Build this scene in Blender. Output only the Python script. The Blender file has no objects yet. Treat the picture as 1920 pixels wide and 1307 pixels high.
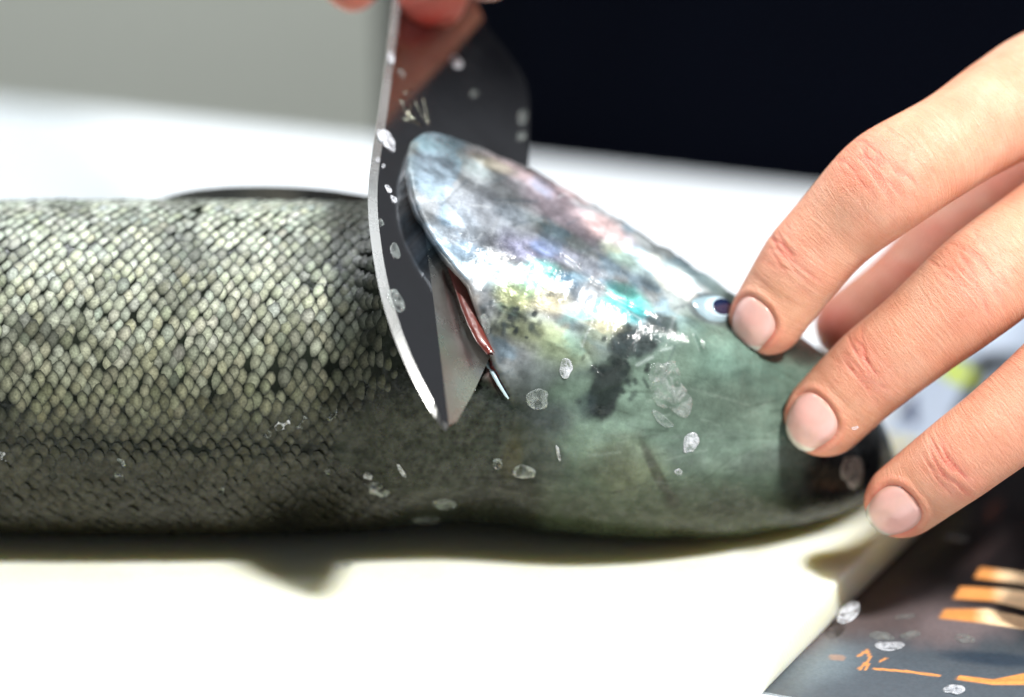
import bpy, math, random
import numpy as np
from mathutils import Vector
from mathutils.bvhtree import BVHTree
from mathutils.geometry import delaunay_2d_cdt

random.seed(7); rng = np.random.default_rng(7)
scene = bpy.context.scene
COL = scene.collection
U = 0.01                                   # everything is laid out in centimetres, 1 unit = 1 m

# ------------------------------------------------------------------ camera
EL = math.radians(20.0)                    # looking 20 degrees down
D = 55.0; FPX = 4587.0                     # distance to the fish, focal length in px of a 1920 wide frame
R_ = np.array([1., 0, 0]); U_ = np.array([0, math.sin(EL), math.cos(EL)]); F_ = np.array([0, math.cos(EL), -math.sin(EL)])
T0 = np.array([0, 0, 4.2]); CAM = T0 - D * F_
cd = bpy.data.cameras.new("camera"); cam = bpy.data.objects.new("camera", cd); COL.objects.link(cam)
cam.location = Vector(CAM * U); cam.rotation_euler = (math.radians(90 - 20.0), 0, 0)
cd.sensor_width = 36; cd.lens = 36 * FPX / 1920
cd.clip_start = 0.02; cd.clip_end = 30
cd.dof.use_dof = True; cd.dof.focus_distance = (D - 3.7) * U; cd.dof.aperture_fstop = 3.9
scene.camera = cam
scene.view_settings.view_transform = 'Standard'; scene.view_settings.look = 'None'
scene.view_settings.exposure = 0; scene.view_settings.gamma = 1

# ------------------------------------------------------------------ room light
w = bpy.data.worlds.new("World"); scene.world = w; w.use_nodes = True
w.node_tree.nodes['Background'].inputs[0].default_value = (0.85, 0.92, 1.0, 1)
w.node_tree.nodes['Background'].inputs[1].default_value = 0.145
def lamp(name, loc, target, energy, size, color):
    l = bpy.data.lights.new(name, 'AREA'); l.energy = energy; l.shape = 'DISK'; l.size = size; l.color = color
    o = bpy.data.objects.new(name, l); COL.objects.link(o); o.location = Vector(loc)
    o.rotation_euler = (Vector(target) - Vector(loc)).to_track_quat('-Z', 'Y').to_euler(); return o
key = lamp("key_or_fill_lamp", (0.77, -0.60, 1.36), (0.02, 0, 0.02), 56, 0.16, (1.0, 0.985, 0.95))
fil = lamp("key_or_fill_lamp", (0.25, 0.0, 1.60), (0, 0, 0), 12, 0.7, (0.90, 0.95, 1.0))  # added soft fill, stands for the bright ceiling
bck = lamp("key_or_fill_lamp", (-0.45, 0.42, 1.25), (-0.05, 0.35, 0), 17, 0.55, (0.93, 0.97, 1.0))  # added unseen lamp that whitens the far part of the table

# ------------------------------------------------------------------ helpers
def proj(P):
    P = np.asarray(P, float); d = P - CAM
    z = d @ F_; return 960 + FPX * (d @ R_) / z, 653.5 - FPX * (d @ U_) / z
def ray(px, py):
    px = np.asarray(px, float); py = np.asarray(py, float)
    v = F_ + ((px - 960) / FPX)[..., None] * R_ + ((653.5 - py) / FPX)[..., None] * U_
    return v
def at_w(px, py, wv):                      # point seen at px,py standing wv cm nearer than the look-at point
    return CAM + ray(px, py) * (D - np.asarray(wv, float))[..., None]
def at_z(px, py, z):
    r = ray(px, py); return CAM + r * ((z - CAM[2]) / r[..., 2])[..., None]
def at_plane(px, py, p0, n):
    r = ray(px, py); return CAM + r * (((p0 - CAM) @ n) / (r @ n))[..., None]

def h3(i, j, k):
    n = (i.astype(np.int64) * 73856093) ^ (j.astype(np.int64) * 19349663) ^ (k.astype(np.int64) * 83492791)
    n = (n ^ (n >> 13)) * 1274126177 & 0x7fffffff
    n = (n ^ (n >> 15)) * 668265263 & 0x7fffffff
    return (n & 0xffffff) / float(0xffffff)
def vnoise(x, y, z=None):
    x = np.asarray(x, float); y = np.asarray(y, float); z = np.zeros_like(x) if z is None else z + np.zeros_like(x)
    xi, yi, zi = np.floor(x), np.floor(y), np.floor(z); a, b, c = x - xi, y - yi, z - zi
    a, b, c = [t * t * (3 - 2 * t) for t in (a, b, c)]; r = 0
    for dx in (0, 1):
        for dy in (0, 1):
            for dz in (0, 1):
                r = r + h3(xi + dx, yi + dy, zi + dz) * (a if dx else 1 - a) * (b if dy else 1 - b) * (c if dz else 1 - c)
    return r
def fbm(x, y, z=0.0, o=4):
    s = 0; a = .5; t = 0; x = np.asarray(x, float); y = np.asarray(y, float)
    for i in range(o):
        s = s + a * vnoise(x * 2**i + 17.3 * i, y * 2**i - 9.1 * i, z * 2**i if not np.isscalar(z) else z + 3.7 * i); t += a; a *= .5
    return s / t
def sstep(a, b, x):
    t = np.clip((x - a) / (b - a), 0, 1); return t * t * (3 - 2 * t)
def lin(r, g, b):
    f = lambda c: ((c / 255 + .055) / 1.055) ** 2.4 if c > 10 else c / 255 / 12.92
    return np.array([f(r), f(g), f(b)])

def link(name, verts, faces, mat=None, parent=None, smooth=True, attrs=None, autosmooth=None):
    me = bpy.data.meshes.new(name)
    verts = np.asarray(verts, float) * U
    if isinstance(faces, np.ndarray) and faces.ndim == 2:
        n = faces.shape[1]; me.vertices.add(len(verts)); me.vertices.foreach_set('co', verts.ravel())
        me.loops.add(faces.size); me.loops.foreach_set('vertex_index', faces.ravel().astype(np.int32))
        me.polygons.add(len(faces)); me.polygons.foreach_set('loop_start', np.arange(0, faces.size, n, dtype=np.int32))
        me.update(calc_edges=True)
    else:
        me.from_pydata([tuple(v) for v in verts], [], [list(map(int, f)) for f in faces])
    me.validate()
    if smooth: me.polygons.foreach_set('use_smooth', [True] * len(me.polygons))
    if attrs:
        for k, a in attrs.items():
            a = np.asarray(a, float)
            if a.ndim == 1:
                me.attributes.new(k, 'FLOAT', 'POINT').data.foreach_set('value', a)
            elif k.startswith('col'):
                me.attributes.new(k, 'FLOAT_COLOR', 'POINT').data.foreach_set('color', np.c_[a, np.ones(len(a))].ravel())
            else:
                me.attributes.new(k, 'FLOAT_VECTOR', 'POINT').data.foreach_set('vector', a.ravel())
    if mat: me.materials.append(mat)
    o = bpy.data.objects.new(name, me); COL.objects.link(o)
    if parent is not None: o.parent = parent
    return o
def tag(o, label=None, cat=None, group=None, kind=None):
    if label: o['label'] = label
    if cat: o['category'] = cat
    if group: o['group'] = group
    if kind: o['kind'] = kind
    return o
def empty(name, label, cat, group=None):
    o = bpy.data.objects.new(name, None); COL.objects.link(o); o.empty_display_size = .02
    return tag(o, label, cat, group)

class NT:
    def __init__(s, name):
        s.m = bpy.data.materials.new(name); s.m.use_nodes = True; s.t = s.m.node_tree; s.b = s.t.nodes['Principled BSDF']
    def n(s, typ, **kw):
        nd = s.t.nodes.new(typ)
        for k, v in kw.items():
            if k.startswith('i_'):
                key = k[2:]; key = int(key) if key.isdigit() else key.replace('_', ' ')
                if isinstance(v, bpy.types.NodeSocket): s.t.links.new(v, nd.inputs[key])
                else: nd.inputs[key].default_value = v
            else: setattr(nd, k, v)
        return nd
    def set(s, **kw):
        for k, v in kw.items():
            i = s.b.inputs[k.replace('_', ' ')]
            if isinstance(v, bpy.types.NodeSocket): s.t.links.new(v, i)
            else: i.default_value = v
        return s
    def attr(s, n, vec=False):
        a = s.n('ShaderNodeAttribute'); a.attribute_name = n; return a.outputs['Vector' if vec else 'Color']
    def fac(s, n):
        a = s.n('ShaderNodeAttribute'); a.attribute_name = n; return a.outputs['Fac']
    def obj(s, scale=(1, 1, 1)):
        c = s.n('ShaderNodeTexCoord'); return s.n('ShaderNodeMapping', i_0=c.outputs['Object'], i_3=scale).outputs[0]
    def noise(s, vec, scale, detail=4, rough=.55, dist=0.):
        return s.n('ShaderNodeTexNoise', i_Vector=vec, i_Scale=scale, i_Detail=detail, i_Roughness=rough, i_Distortion=dist).outputs['Fac']
    def ramp(s, f, *stops):
        r = s.n('ShaderNodeValToRGB', i_0=f); e = r.color_ramp.elements
        while len(e) < len(stops): e.new(.5)
        for k, (p, c) in enumerate(stops):
            e[k].position = p; e[k].color = (c, c, c, 1) if np.isscalar(c) else (*c, 1)
        return r.outputs[0]
    def mix(s, f, a, b, mode='MIX'):
        m = s.n('ShaderNodeMix', data_type='RGBA', blend_type=mode)
        for i, v in ((0, f), (6, a), (7, b)):
            if isinstance(v, bpy.types.NodeSocket): s.t.links.new(v, m.inputs[i])
            else: m.inputs[i].default_value = v if i == 0 else (*v, 1)
        return m.outputs[2]
    def math(s, op, a, b=0., clamp=False):
        m = s.n('ShaderNodeMath', operation=op, use_clamp=clamp)
        for i, v in enumerate((a, b)):
            if isinstance(v, bpy.types.NodeSocket): s.t.links.new(v, m.inputs[i])
            else: m.inputs[i].default_value = v
        return m.outputs[0]
    def bump(s, h, strength, dist, prev=None):
        kw = dict(i_Height=h, i_Strength=strength, i_Distance=dist)
        if prev is not None: kw['i_Normal'] = prev
        return s.n('ShaderNodeBump', **kw).outputs[0]

# ------------------------------------------------------------------ materials
def M_plain(name, c, rough=.5, bumps=(), var=.06, **kw):
    n = NT(name); v = n.obj(); nz = n.noise(v, 60, 5)
    n.set(Base_Color=n.mix(1., tuple(c), n.ramp(nz, (.3, 1 - var), (.7, 1.)), 'MULTIPLY'), Roughness=rough, **kw)
    p = None
    for sc, st, ds in bumps: p = n.bump(n.noise(v, sc, 4), st, ds, p)
    if p is not None: n.set(Normal=p)
    return n.m
m_table = M_plain('white_table_top', (.80, .85, .90), .45, [(300, .2, .0004)])
m_wall = M_plain('painted_wall', (.84, .85, .74), .8, [(40, .2, .002)])
def mk_board():
    n = NT('white_board_plastic'); v = n.obj()
    c1 = n.noise(n.obj((1, 1, 1)), 35, 6, .6)
    scr = n.noise(n.obj((12, 500, 12)), 3, 5, .6, .3)
    spk = n.noise(v, 420, 2)
    base = n.mix(n.ramp(c1, (.35, 0.), (.75, 1.)), (.82, .82, .69), (.79, .78, .58))
    base = n.mix(n.ramp(scr, (.66, 0.), (.74, .35)), base, (.5, .48, .36))
    base = n.mix(n.ramp(spk, (.73, 0.), (.78, .5)), base, (.35, .33, .26))
    weave = n.n('ShaderNodeTexWave', i_Vector=v, i_Scale=420., i_Distortion=.6, bands_direction='DIAGONAL').outputs['Fac']
    n.set(Base_Color=base, Roughness=.42, Subsurface_Weight=.75, Subsurface_Radius=(1, .86, .5), Subsurface_Scale=.010,
          Normal=n.bump(weave, .12, .0002, n.bump(n.noise(v, 900, 3), .2, .0002)))
    return n.m
m_board = mk_board()
def mk_print():
    n = NT('printed_paper'); v = n.obj()
    n.set(Base_Color=n.mix(.35, n.attr('col'), n.mix(1., n.attr('col'), n.ramp(n.noise(v, 1300, 2), (.3, .6), (.7, 1.3)), 'MULTIPLY')), Roughness=.38,
          Normal=n.bump(n.noise(v, 30, 3), .3, .002)); return n.m
m_print = mk_print()
def mk_skin():                              # wet fish skin
    n = NT('wet_fish_skin'); v = n.obj()
    f1 = n.noise(v, 900, 4, .6); f2 = n.noise(n.obj((1, 1.6, 1.6)), 260, 5, .65, .4); f3 = n.noise(v, 2600, 2)
    col = n.mix(1., n.attr('col'), n.ramp(f1, (.25, .82), (.5, 1.), (.75, 1.16)), 'MULTIPLY')
    col = n.mix(1., col, n.ramp(f2, (.3, .9), (.7, 1.08)), 'MULTIPLY')
    wet = n.ramp(n.noise(v, 150, 4, .6), (.42, .16), (.62, .42))
    p = n.bump(f2, .22, .0005); p = n.bump(f1, .25, .0002, p); p = n.bump(f3, .25, .0001, p)
    n.set(Base_Color=col, Roughness=n.math('ADD', wet, .06), Specular_IOR_Level=.07, Coat_Weight=n.ramp(n.noise(v, 420, 5, .62), (.40, .12), (.64, .50)), Coat_Roughness=.06,
          Metallic=n.fac('metal'), Normal=p, Coat_Normal=n.bump(n.noise(v, 420, 4, .65), .5, .0005), Subsurface_Weight=.0, Subsurface_Scale=.002)
    return n.m
m_skin = mk_skin()
def mk_scale():
    n = NT('fish_scale'); v = n.obj()
    f = n.noise(v, 1800, 3, .6)
    col = n.mix(1., n.attr('col'), n.ramp(f, (.3, .6), (.7, 1.32)), 'MULTIPLY')
    n.set(Base_Color=col, Roughness=.42, Specular_IOR_Level=.14, Coat_Weight=n.ramp(n.noise(v, 520, 5, .65), (.42, .06), (.66, .5)), Coat_Roughness=.07,
          Normal=n.bump(f, .3, .00015), Coat_Normal=n.bump(n.noise(v, 700, 3, .7), .8, .0005)); return n.m
m_scale = mk_scale()
def mk_steel(name, base, rough):
    n = NT(name); v = n.obj()
    f = n.noise(n.obj((30, 30, 1.5)), 60, 3); g = n.noise(v, 70, 5, .6)
    n.set(Base_Color=n.mix(n.ramp(g, (.4, 0.), (.75, 1.)), base, tuple(x * .8 for x in base)), Metallic=1.,
          Roughness=n.math('ADD', n.ramp(g, (.40, rough), (.75, rough + .09)), n.math('MULTIPLY', f, .04)), Normal=n.bump(f, .04, .0001)); return n.m
m_blade = mk_steel('blade_steel', (.37, .36, .37), .085)
m_edge = mk_steel('ground_edge_steel', (.30, .30, .29), .22)
m_etch = M_plain('etched_mark', (.30, .30, .24), .16, Metallic=1.)
m_handle = M_plain('dark_handle', (.02, .02, .022), .4, [(200, .2, .0005)])
m_gill = M_plain('gill_flesh', (.13, .018, .011), .4, [(500, .6, .0006)], .5, Coat_Weight=.2)
m_rim = M_plain('flesh_rim', (.38, .22, .19), .3, [(500, .4, .0004)], .4, Coat_Weight=.6)
m_iris = M_plain('eye_iris', (.26, .36, .40), .2, [(400, .2, .0003)], .35, Coat_Weight=1., Coat_Roughness=.03)
m_ring = M_plain('eye_ring', (.42, .55, .62), .2, (), .1, Coat_Weight=1.)
m_pupil = M_plain('eye_pupil', (.008, .014, .045), .12, (), .3, Coat_Weight=1., Coat_Roughness=.02)
def mk_fin():
    n = NT('fin_membrane'); n.set(Base_Color=n.attr('col'), Roughness=.6, Specular_IOR_Level=.1); return n.m
m_fin = mk_fin()
def mk_flake(name, c, a, lo, hi):
    n = NT(name); v = n.obj()
    f = n.noise(v, 420, 5, .65, .6); g = n.noise(v, 1500, 3, .6)
    al = n.math('ADD', n.math('MULTIPLY', n.fac('rim'), n.ramp(g, (.35, .2), (.65, 1.2))), n.ramp(f, (.40, lo), (.66, hi)))
    n.set(Base_Color=(*c, 1), Roughness=.10, Transmission_Weight=a, IOR=1.33, Coat_Weight=.8, Coat_Roughness=.05,
          Alpha=n.math('MINIMUM', al, 1.), Normal=n.bump(f, 1., .0012)); return n.m
m_flake = mk_flake('translucent_scale', (.50, .56, .54), .4, .03, .38)
m_flake_w = mk_flake('white_scale', (.70, .72, .77), .0, .06, .8)
m_greyf = mk_flake('grey_scale', (.30, .27, .24), .0, .5, 1.)
m_film = mk_flake('slime_film', (.55, .60, .58), .4, .0, .45)
def mk_hand():
    n = NT('human_skin'); v = n.obj(); fc = n.attr('fc', True)
    lines = n.noise(n.n('ShaderNodeMapping', i_0=fc, i_3=(10., 1.3, 1.)).outputs[0], 1.7, 6, .65, .8)
    cells = n.n('ShaderNodeTexVoronoi', i_Vector=v, i_Scale=1300., feature='DISTANCE_TO_EDGE').outputs['Distance']
    blot = n.noise(v, 110, 4, .6)
    col = n.mix(1., n.attr('col'), n.ramp(blot, (.3, (.92, .80, .76)), (.7, (1.05, 1.06, 1.06))), 'MULTIPLY')
    col = n.mix(1., col, n.ramp(lines, (.3, (.96, .91, .88)), (.6, (1., 1., 1.))), 'MULTIPLY')
    p = n.bump(cells, .4, .0003); p = n.bump(lines, .55, .0009, p); p = n.bump(n.noise(v, 2200, 2), .25, .00015, p)
    n.set(Base_Color=col, Roughness=.48, Specular_IOR_Level=.45, Subsurface_Weight=.5, Subsurface_Radius=(1., .35, .2), Subsurface_Scale=.004,
          Normal=p); return n.m
m_hand = mk_hand()
def mk_nail():
    n = NT('fingernail'); v = n.obj()
    n.set(Base_Color=n.mix(1., n.attr('col'), n.ramp(n.noise(v, 200, 3), (.3, .9), (.7, 1.05)), 'MULTIPLY'), Roughness=.33, Coat_Weight=.8, Coat_Roughness=.12, Specular_IOR_Level=.3,
          Subsurface_Weight=.25, Subsurface_Scale=.002, Subsurface_Radius=(1, .4, .3), Normal=n.bump(n.noise(v, 500, 2), .1, .0002)); return n.m
m_nail = mk_nail()
def mk_cloth():
    n = NT('navy_cloth'); v = n.obj()
    wv = n.n('ShaderNodeTexWave', i_Vector=v, i_Scale=600.).outputs['Fac']
    n.set(Base_Color=n.mix(n.noise(v, 12, 4), (.0004, .0007, .0024), (.0006, .0013, .0042)), Roughness=.9, Specular_IOR_Level=.04, Normal=n.bump(wv, .3, .0004)); return n.m
m_cloth = mk_cloth()

# ------------------------------------------------------------------ setting: wall, table
TH = math.radians(-22.0)                   # the table and the board are turned 22 degrees
A = np.array([math.cos(TH), math.sin(TH), 0]); B = np.array([-math.sin(TH), math.cos(TH), 0])
def bevel_box(a0, a1, b0, b1, z0, z1, r, seg=4):
    """box along the axes A,B with rounded edges: rounded rectangle rings"""
    rings = []; prof = [(r, z0)] if False else []
    for k in range(seg + 1):
        t = math.pi / 2 * k / seg; prof.append((r - r * math.sin(t), z0 + r - r * math.cos(t)))
    for k in range(seg + 1):
        t = math.pi / 2 * k / seg; prof.append((r - r * math.cos(t), z1 - r + r * math.sin(t)))
    V = []; rc = r * 1.6
    for ins, z in prof:
        ring = []
        for cx, cy, s0 in ((a1 - rc, b1 - rc, 0), (a0 + rc, b1 - rc, 1), (a0 + rc, b0 + rc, 2), (a1 - rc, b0 + rc, 3)):
            for k in range(7):
                t = math.pi / 2 * (s0 + k / 6); ring.append((cx + (rc - ins) * math.cos(t)) * A + (cy + (rc - ins) * math.sin(t)) * B + np.array([0, 0, z]))
        V += ring
    n = 28; F = []
    for i in range(len(prof) - 1):
        for j in range(n): F.append([i * n + j, i * n + (j + 1) % n, (i + 1) * n + (j + 1) % n, (i + 1) * n + j])
    F.append(list(range((len(prof) - 1) * n, len(prof) * n))); F.append(list(range(n))[::-1])
    return V, F
ZT = -1.0
pe = at_z(np.array([0., 700, 980, 1540]), np.array([185., 240, 272, 345]), ZT)
b_far = float(np.mean(pe @ B))
floor_z = -90.
o = link('floor', [(-400, -200, floor_z), (400, -200, floor_z), (400, 300, floor_z), (-400, 300, floor_z)], [[0, 1, 2, 3]], M_plain('floor_tile', (.25, .25, .24), .5), smooth=False); tag(o, kind='structure')
wv = [(-300 * A + (b_far + 52) * B + np.array([0, 0, floor_z])), (16 * A + (b_far + 52) * B + np.array([0, 0, floor_z])), (16 * A + (b_far + 52) * B + np.array([0, 0, 180.])), (-300 * A + (b_far + 52) * B + np.array([0, 0, 180.]))]
wv2 = [p + 4 * B for p in wv]
o = link('wall', wv + wv2, [[0, 1, 2, 3], [7, 6, 5, 4], [0, 4, 5, 1], [3, 2, 6, 7], [0, 3, 7, 4], [1, 5, 6, 2]], m_wall, smooth=False); tag(o, kind='structure')
tb = empty('table', 'white work table under the cutting board, blurred towards its far edge', 'table')
V, F = bevel_box(-75, 75, -40, b_far + .8, ZT - 6.0, ZT - .02, 2.6, 10); link('table_top', V, F, m_table, tb)
for sa in (-70, 70):
    for sb in (-36, b_far - 5):
        c = sa * A + sb * B; V, F = bevel_box(-2.2, 2.2, -2.2, 2.2, floor_z, ZT - 3.0, .3); link('leg', [np.array(v) + c for v in V], F, m_edge, tb)

# board: right edge passes through two seen points of its lower rim
pr = at_z(np.array([1436., 1718]), np.array([1301., 1012]), ZT); e_ = pr[1] - pr[0]; TB = math.atan2(e_[1], e_[0]) - math.pi / 2
A_t, B_t = A, B; A = np.array([math.cos(TB), math.sin(TB), 0]); B = np.array([-math.sin(TB), math.cos(TB), 0]); a_right = float(pr[0] @ A); print('board angle', math.degrees(TB))
pf = at_z(np.array([1700.]), np.array([812.]), 0.); bf = float(np.mean(pf @ B))
V, F = bevel_box(a_right - 42, a_right, bf - 30, bf, ZT + .03, 0.0, .12, 5)
A, B = A_t, B_t
bo = empty('cutting_board', 'thick white plastic cutting board lying under the fish', 'cutting board')
link('board_slab', V, F, m_board, bo)

# ------------------------------------------------------------------ printed magazine on the table
def brush(C, x, y, cx, cy, rx, ry, ang, col, al=1., hard=.5, seed=0., rag=.25, freq=.02):
    c, s = math.cos(math.radians(ang)), math.sin(math.radians(ang))
    dx, dy = x - cx, y - cy; u = (dx * c + dy * s) / rx; v = (-dx * s + dy * c) / ry
    d = np.sqrt(u * u + v * v) + rag * 2 * (fbm(x * freq + seed, y * freq - seed, o=5) - .5)
    a = (1 - sstep(hard, 1.0, d)) * al
    return C * (1 - a[:, None]) + np.asarray(col)[None] * a[:, None]
def inpoly(x, y, P):
    r = np.zeros(x.shape, bool); n = len(P)
    for i in range(n):
        x0, y0 = P[i]; x1, y1 = P[(i + 1) % n]
        if y0 == y1: continue
        r ^= ((y0 > y) != (y1 > y)) & (x < (x1 - x0) * (y - y0) / (y1 - y0) + x0)
    return r
c0 = at_z(np.array([1436.]), np.array([1301.]), ZT)[0]
ma0, mb0 = c0 @ A - 1.2, c0 @ B; ma1 = ma0 + 21; mb1 = mb0 + 27
na, nb = 420, 540
ga, gb = np.meshgrid(np.linspace(ma0, ma1, na), np.linspace(mb0, mb1, nb), indexing='ij')
P = ga.ravel()[:, None] * A + gb.ravel()[:, None] * B
P[:, 2] = ZT + .03
x, y = proj(P); wx = x + 8 * (fbm(x * .012, y * .012) - .5); wy = y + 10 * (fbm(x * .010 + 9, y * .02) - .5)
Cm = np.tile(np.array([.060, .074, .088]), (len(P), 1))
t = sstep(1230, 1150, y + .15 * (x - 1700) + 60 * (fbm(x * .01, y * .01) - .5))[:, None]
Cm = Cm * (1 - t) + np.array([.095, .075, .076]) * t
t = sstep(1150, 1060, y - .45 * (x - 1700) + 60 * (fbm(x * .01, y * .01) - .5))[:, None]
Cm = Cm * (1 - t) + np.array([.006, .0045, .005]) * t
Cm = brush(Cm, x, y, 1800, 1180, 150, 50, -5, (.17, .135, .14), .8, .2)
Cm = brush(Cm, x, y, 1560, 1240, 110, 60, -20, (.11, .14, .16), .8, .1)
Cm = brush(Cm, x, y, 1860, 1235, 130, 18, 5, (.02, .035, .055), .8, .3)
Cm = brush(Cm, x, y, 1860, 960, 40, 18, -60, (.05, .018, .012), .7, .1)
Cm = brush(Cm, x, y, 1840, 1040, 90, 30, -40, (.03, .02, .02), .7, .1)
org = np.array([.58, .24, .07]); crm = np.array([.85, .62, .38]); brn = np.array([.18, .07, .03])
def bandp(top, bot, x0, x1, g0, g1):
    global Cm
    yt = np.interp(wx, [p[0] for p in top], [p[1] for p in top]); yb = np.interp(wx, [p[0] for p in bot], [p[1] for p in bot])
    sl = (y - yt) * .9
    a = sstep(-2, 2, y - yt) * sstep(2, -2, y - yb) * sstep(-2, 3, x - x0 - (yb - y) * .6) * sstep(2, -2, x - x1)
    g = sstep(g0, g1, wx + 15 * (fbm(x * .02, y * .1) - .5)); st = fbm(wx * .008, y * .16, o=3)
    c = org[None] * (1 - g[:, None]) + crm[None] * g[:, None]; c = c * (.75 + .5 * st[:, None])
    Cm = Cm * (1 - a[:, None]) + c * a[:, None]
bandp([(1830, 1063), (1920, 1075), (2200, 1120)], [(1825, 1083), (1900, 1092), (2200, 1150)], 1826, 2150, 1850, 1900)
bandp([(1800, 1100), (1900, 1106), (2200, 1150)], [(1780, 1122), (1860, 1127), (1920, 1142), (2200, 1190)], 1786, 2150, 1850, 1890)
bandp([(1770, 1142), (1850, 1142), (1920, 1157), (2200, 1210)], [(1750, 1158), (1840, 1168), (1920, 1180), (2200, 1230)], 1760, 2150, 1820, 1860)
bandp([(1680, 1262), (1780, 1264), (1860, 1274), (1920, 1262), (2200, 1240)], [(1680, 1264), (1790, 1274), (1860, 1284), (1920, 1284), (2200, 1290)], 1792, 2150, 2150, 2250)
for (xa, ya, xb, yb, wd) in ((1640, 1254, 1700, 1259, 1.8), (1700, 1259, 1760, 1267, 2.0), (1610, 1230, 1622, 1222, 2), (1626, 1220, 1631, 1232, 2.6), (1631, 1234, 1626, 1240, 2), (1624, 1243, 1612, 1254, 2.5),
                             (1628, 1246, 1624, 1256, 2), (1650, 1240, 1662, 1234, 1.5), (1560, 1232, 1580, 1234, 5)):
    dx, dy = xb - xa, yb - ya; L2 = dx * dx + dy * dy; tt = np.clip(((x - xa) * dx + (y - ya) * dy) / L2, 0, 1)
    dd = np.hypot(x - xa - tt * dx, y - ya - tt * dy); a = (sstep(wd + 1.2, wd - .6, dd) * (.85 if wd < 4 else .25))[:, None]; Cm = Cm * (1 - a) + org * a
# the far page: white with blue shapes and a yellow stripe, then a dark band
far = sstep(915, 895, y)
a = (far * sstep(1915, 1905, x + (y - 700) * .75))[:, None] * (y < 915)[:, None]; Cm = Cm * (1 - a) + np.array([.60, .68, .80]) * a
def pol(P, c, al=1.):
    global Cm
    m = inpoly(x, y, P)[:, None] * al; Cm = Cm * (1 - m) + np.array(c) * m
pol([(1780, 662), (1990, 662), (1990, 740), (1850, 690)], (.10, .11, .12))
pol([(1845, 660), (1885, 660), (1800, 800), (1752, 840)], (.020, .022, .022))
pol([(1885, 690), (2000, 660), (2000, 800), (1830, 800)], (.10, .11, .11))
pol([(1752, 690), (1775, 672), (1832, 700), (1812, 722), (1780, 712)], (.72, .85, .02))
pol([(1680, 760), (1716, 735), (1722, 795), (1712, 798), (1690, 780)], (.10, .12, .20))
pol([(1640, 700), (1690, 700), (1690, 800), (1640, 800)], (.25, .32, .40), .6)
ii = np.arange(na * nb).reshape(na, nb)
Fq = np.c_[ii[:-1, :-1].ravel(), ii[1:, :-1].ravel(), ii[1:, 1:].ravel(), ii[:-1, 1:].ravel()]
mg = empty('magazine', 'glossy printed magazine lying under the right side of the cutting board', 'magazine')
link('printed_page', P, Fq, m_print, mg, attrs={'col': np.clip(Cm, 0, 1)})
V, F = bevel_box(ma0 + .02, ma1 - .02, mb0 + .02, mb1 - .02, ZT - .01, ZT + .025, .01, 2); link('page_stack', V, F, m_table, mg)

# ------------------------------------------------------------------ the fish
TOP = [(-1500, 560), (-700, 430), (-300, 388), (0, 378), (300, 376), (600, 380), (690, 384), (715, 350), (738, 285), (762, 252), (800, 244), (850, 256), (900, 276), (1000, 322), (1060, 352), (1130, 392), (1200, 440), (1270, 478),
       (1340, 522), (1385, 556), (1440, 592), (1500, 628), (1545, 660), (1600, 715), (1640, 765), (1664, 812), (1677, 850), (1681, 868)]
BOT = [(-1500, 860), (-700, 960), (-300, 990), (0, 998), (300, 1000), (600, 997), (750, 990), (850, 984), (930, 986), (1000, 992), (1100, 1003), (1200, 1009), (1300, 1010), (1400, 1003), (1500, 986), (1560, 968), (1600, 950), (1640, 925),
       (1664, 902), (1677, 884), (1681, 870)]
xs = np.concatenate([np.arange(-1500, -200, 30), np.arange(-200, 600, 8), np.arange(600, 1640, 3), np.arange(1640, 1681.1, 1.5)]).astype(float)
tp = np.interp(xs, *zip(*TOP)); bt = np.interp(xs, *zip(*BOT))
def sm(a, n=5):
    k = np.ones(n) / n; return np.convolve(np.pad(a, n // 2, 'edge'), k, 'valid')
tp, bt = sm(sm(tp, 7), 5), sm(sm(bt, 9), 7)
mid = (tp + bt) / 2; half = (bt - tp) / 2; half[-1] = .5
wc = np.zeros(len(xs)); hc = np.zeros(len(xs))
for k in range(len(xs)):
    wv_ = 0.
    for it in range(12):
        h = half[k] * (D - wv_) / FPX; Pc = at_w(xs[k], mid[k], wv_)
        wid = h * .96; zlow = math.sqrt((h * math.cos(EL))**2 + (wid * math.sin(EL))**2)
        zc = zlow * 1.0 - .02 + .5 * sstep(1450, 1680, xs[k])
        # move along the ray to reach height zc
        r = ray(xs[k], mid[k]); tt = (zc - CAM[2]) / r[2]; wv_ = .5 * wv_ + .5 * (D - tt)
    wc[k] = wv_; hc[k] = half[k] * (D - wv_) / FPX
fl = (xs > 640) & (xs < 1000)                         # keep the spine straight where the gill cover flares
xx = [500, 640, 1000, 1100]; wc = np.where(fl, np.interp(xs, xx, np.interp(xx, xs, wc)), wc)
wc = sm(sm(wc, 41), 41); hc = half * (D - wc) / FPX
th = np.concatenate([np.linspace(-12, 192, 290), np.linspace(192, 348, 50)[1:-1]]); NTH = len(th)
tr = np.radians(th)
X, THm = np.meshgrid(xs, tr, indexing='ij')
W_ = wc[:, None]; H_ = hc[:, None]
Cc = at_w(xs, mid, wc)
def fish_pos(i_f, tha, off=0.):                       # analytic skin point at fractional station i_f and angle
    C = np.stack([np.interp(i_f, np.arange(len(xs)), Cc[:, k]) for k in range(3)], -1); h = np.interp(i_f, np.arange(len(xs)), hc)
    return C + ((h + off) * np.cos(tha))[..., None] * U_ - ((h * .96 + off) * np.sin(tha))[..., None] * F_
Pf = Cc[:, None, :] + (H_ * np.cos(THm))[..., None] * U_ - (H_ * .96 * np.sin(THm))[..., None] * F_
px, py = proj(Pf)
nrm = np.cos(THm)[..., None] * U_ - np.sin(THm)[..., None] * F_
vis = np.sin(THm) > -.1
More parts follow.
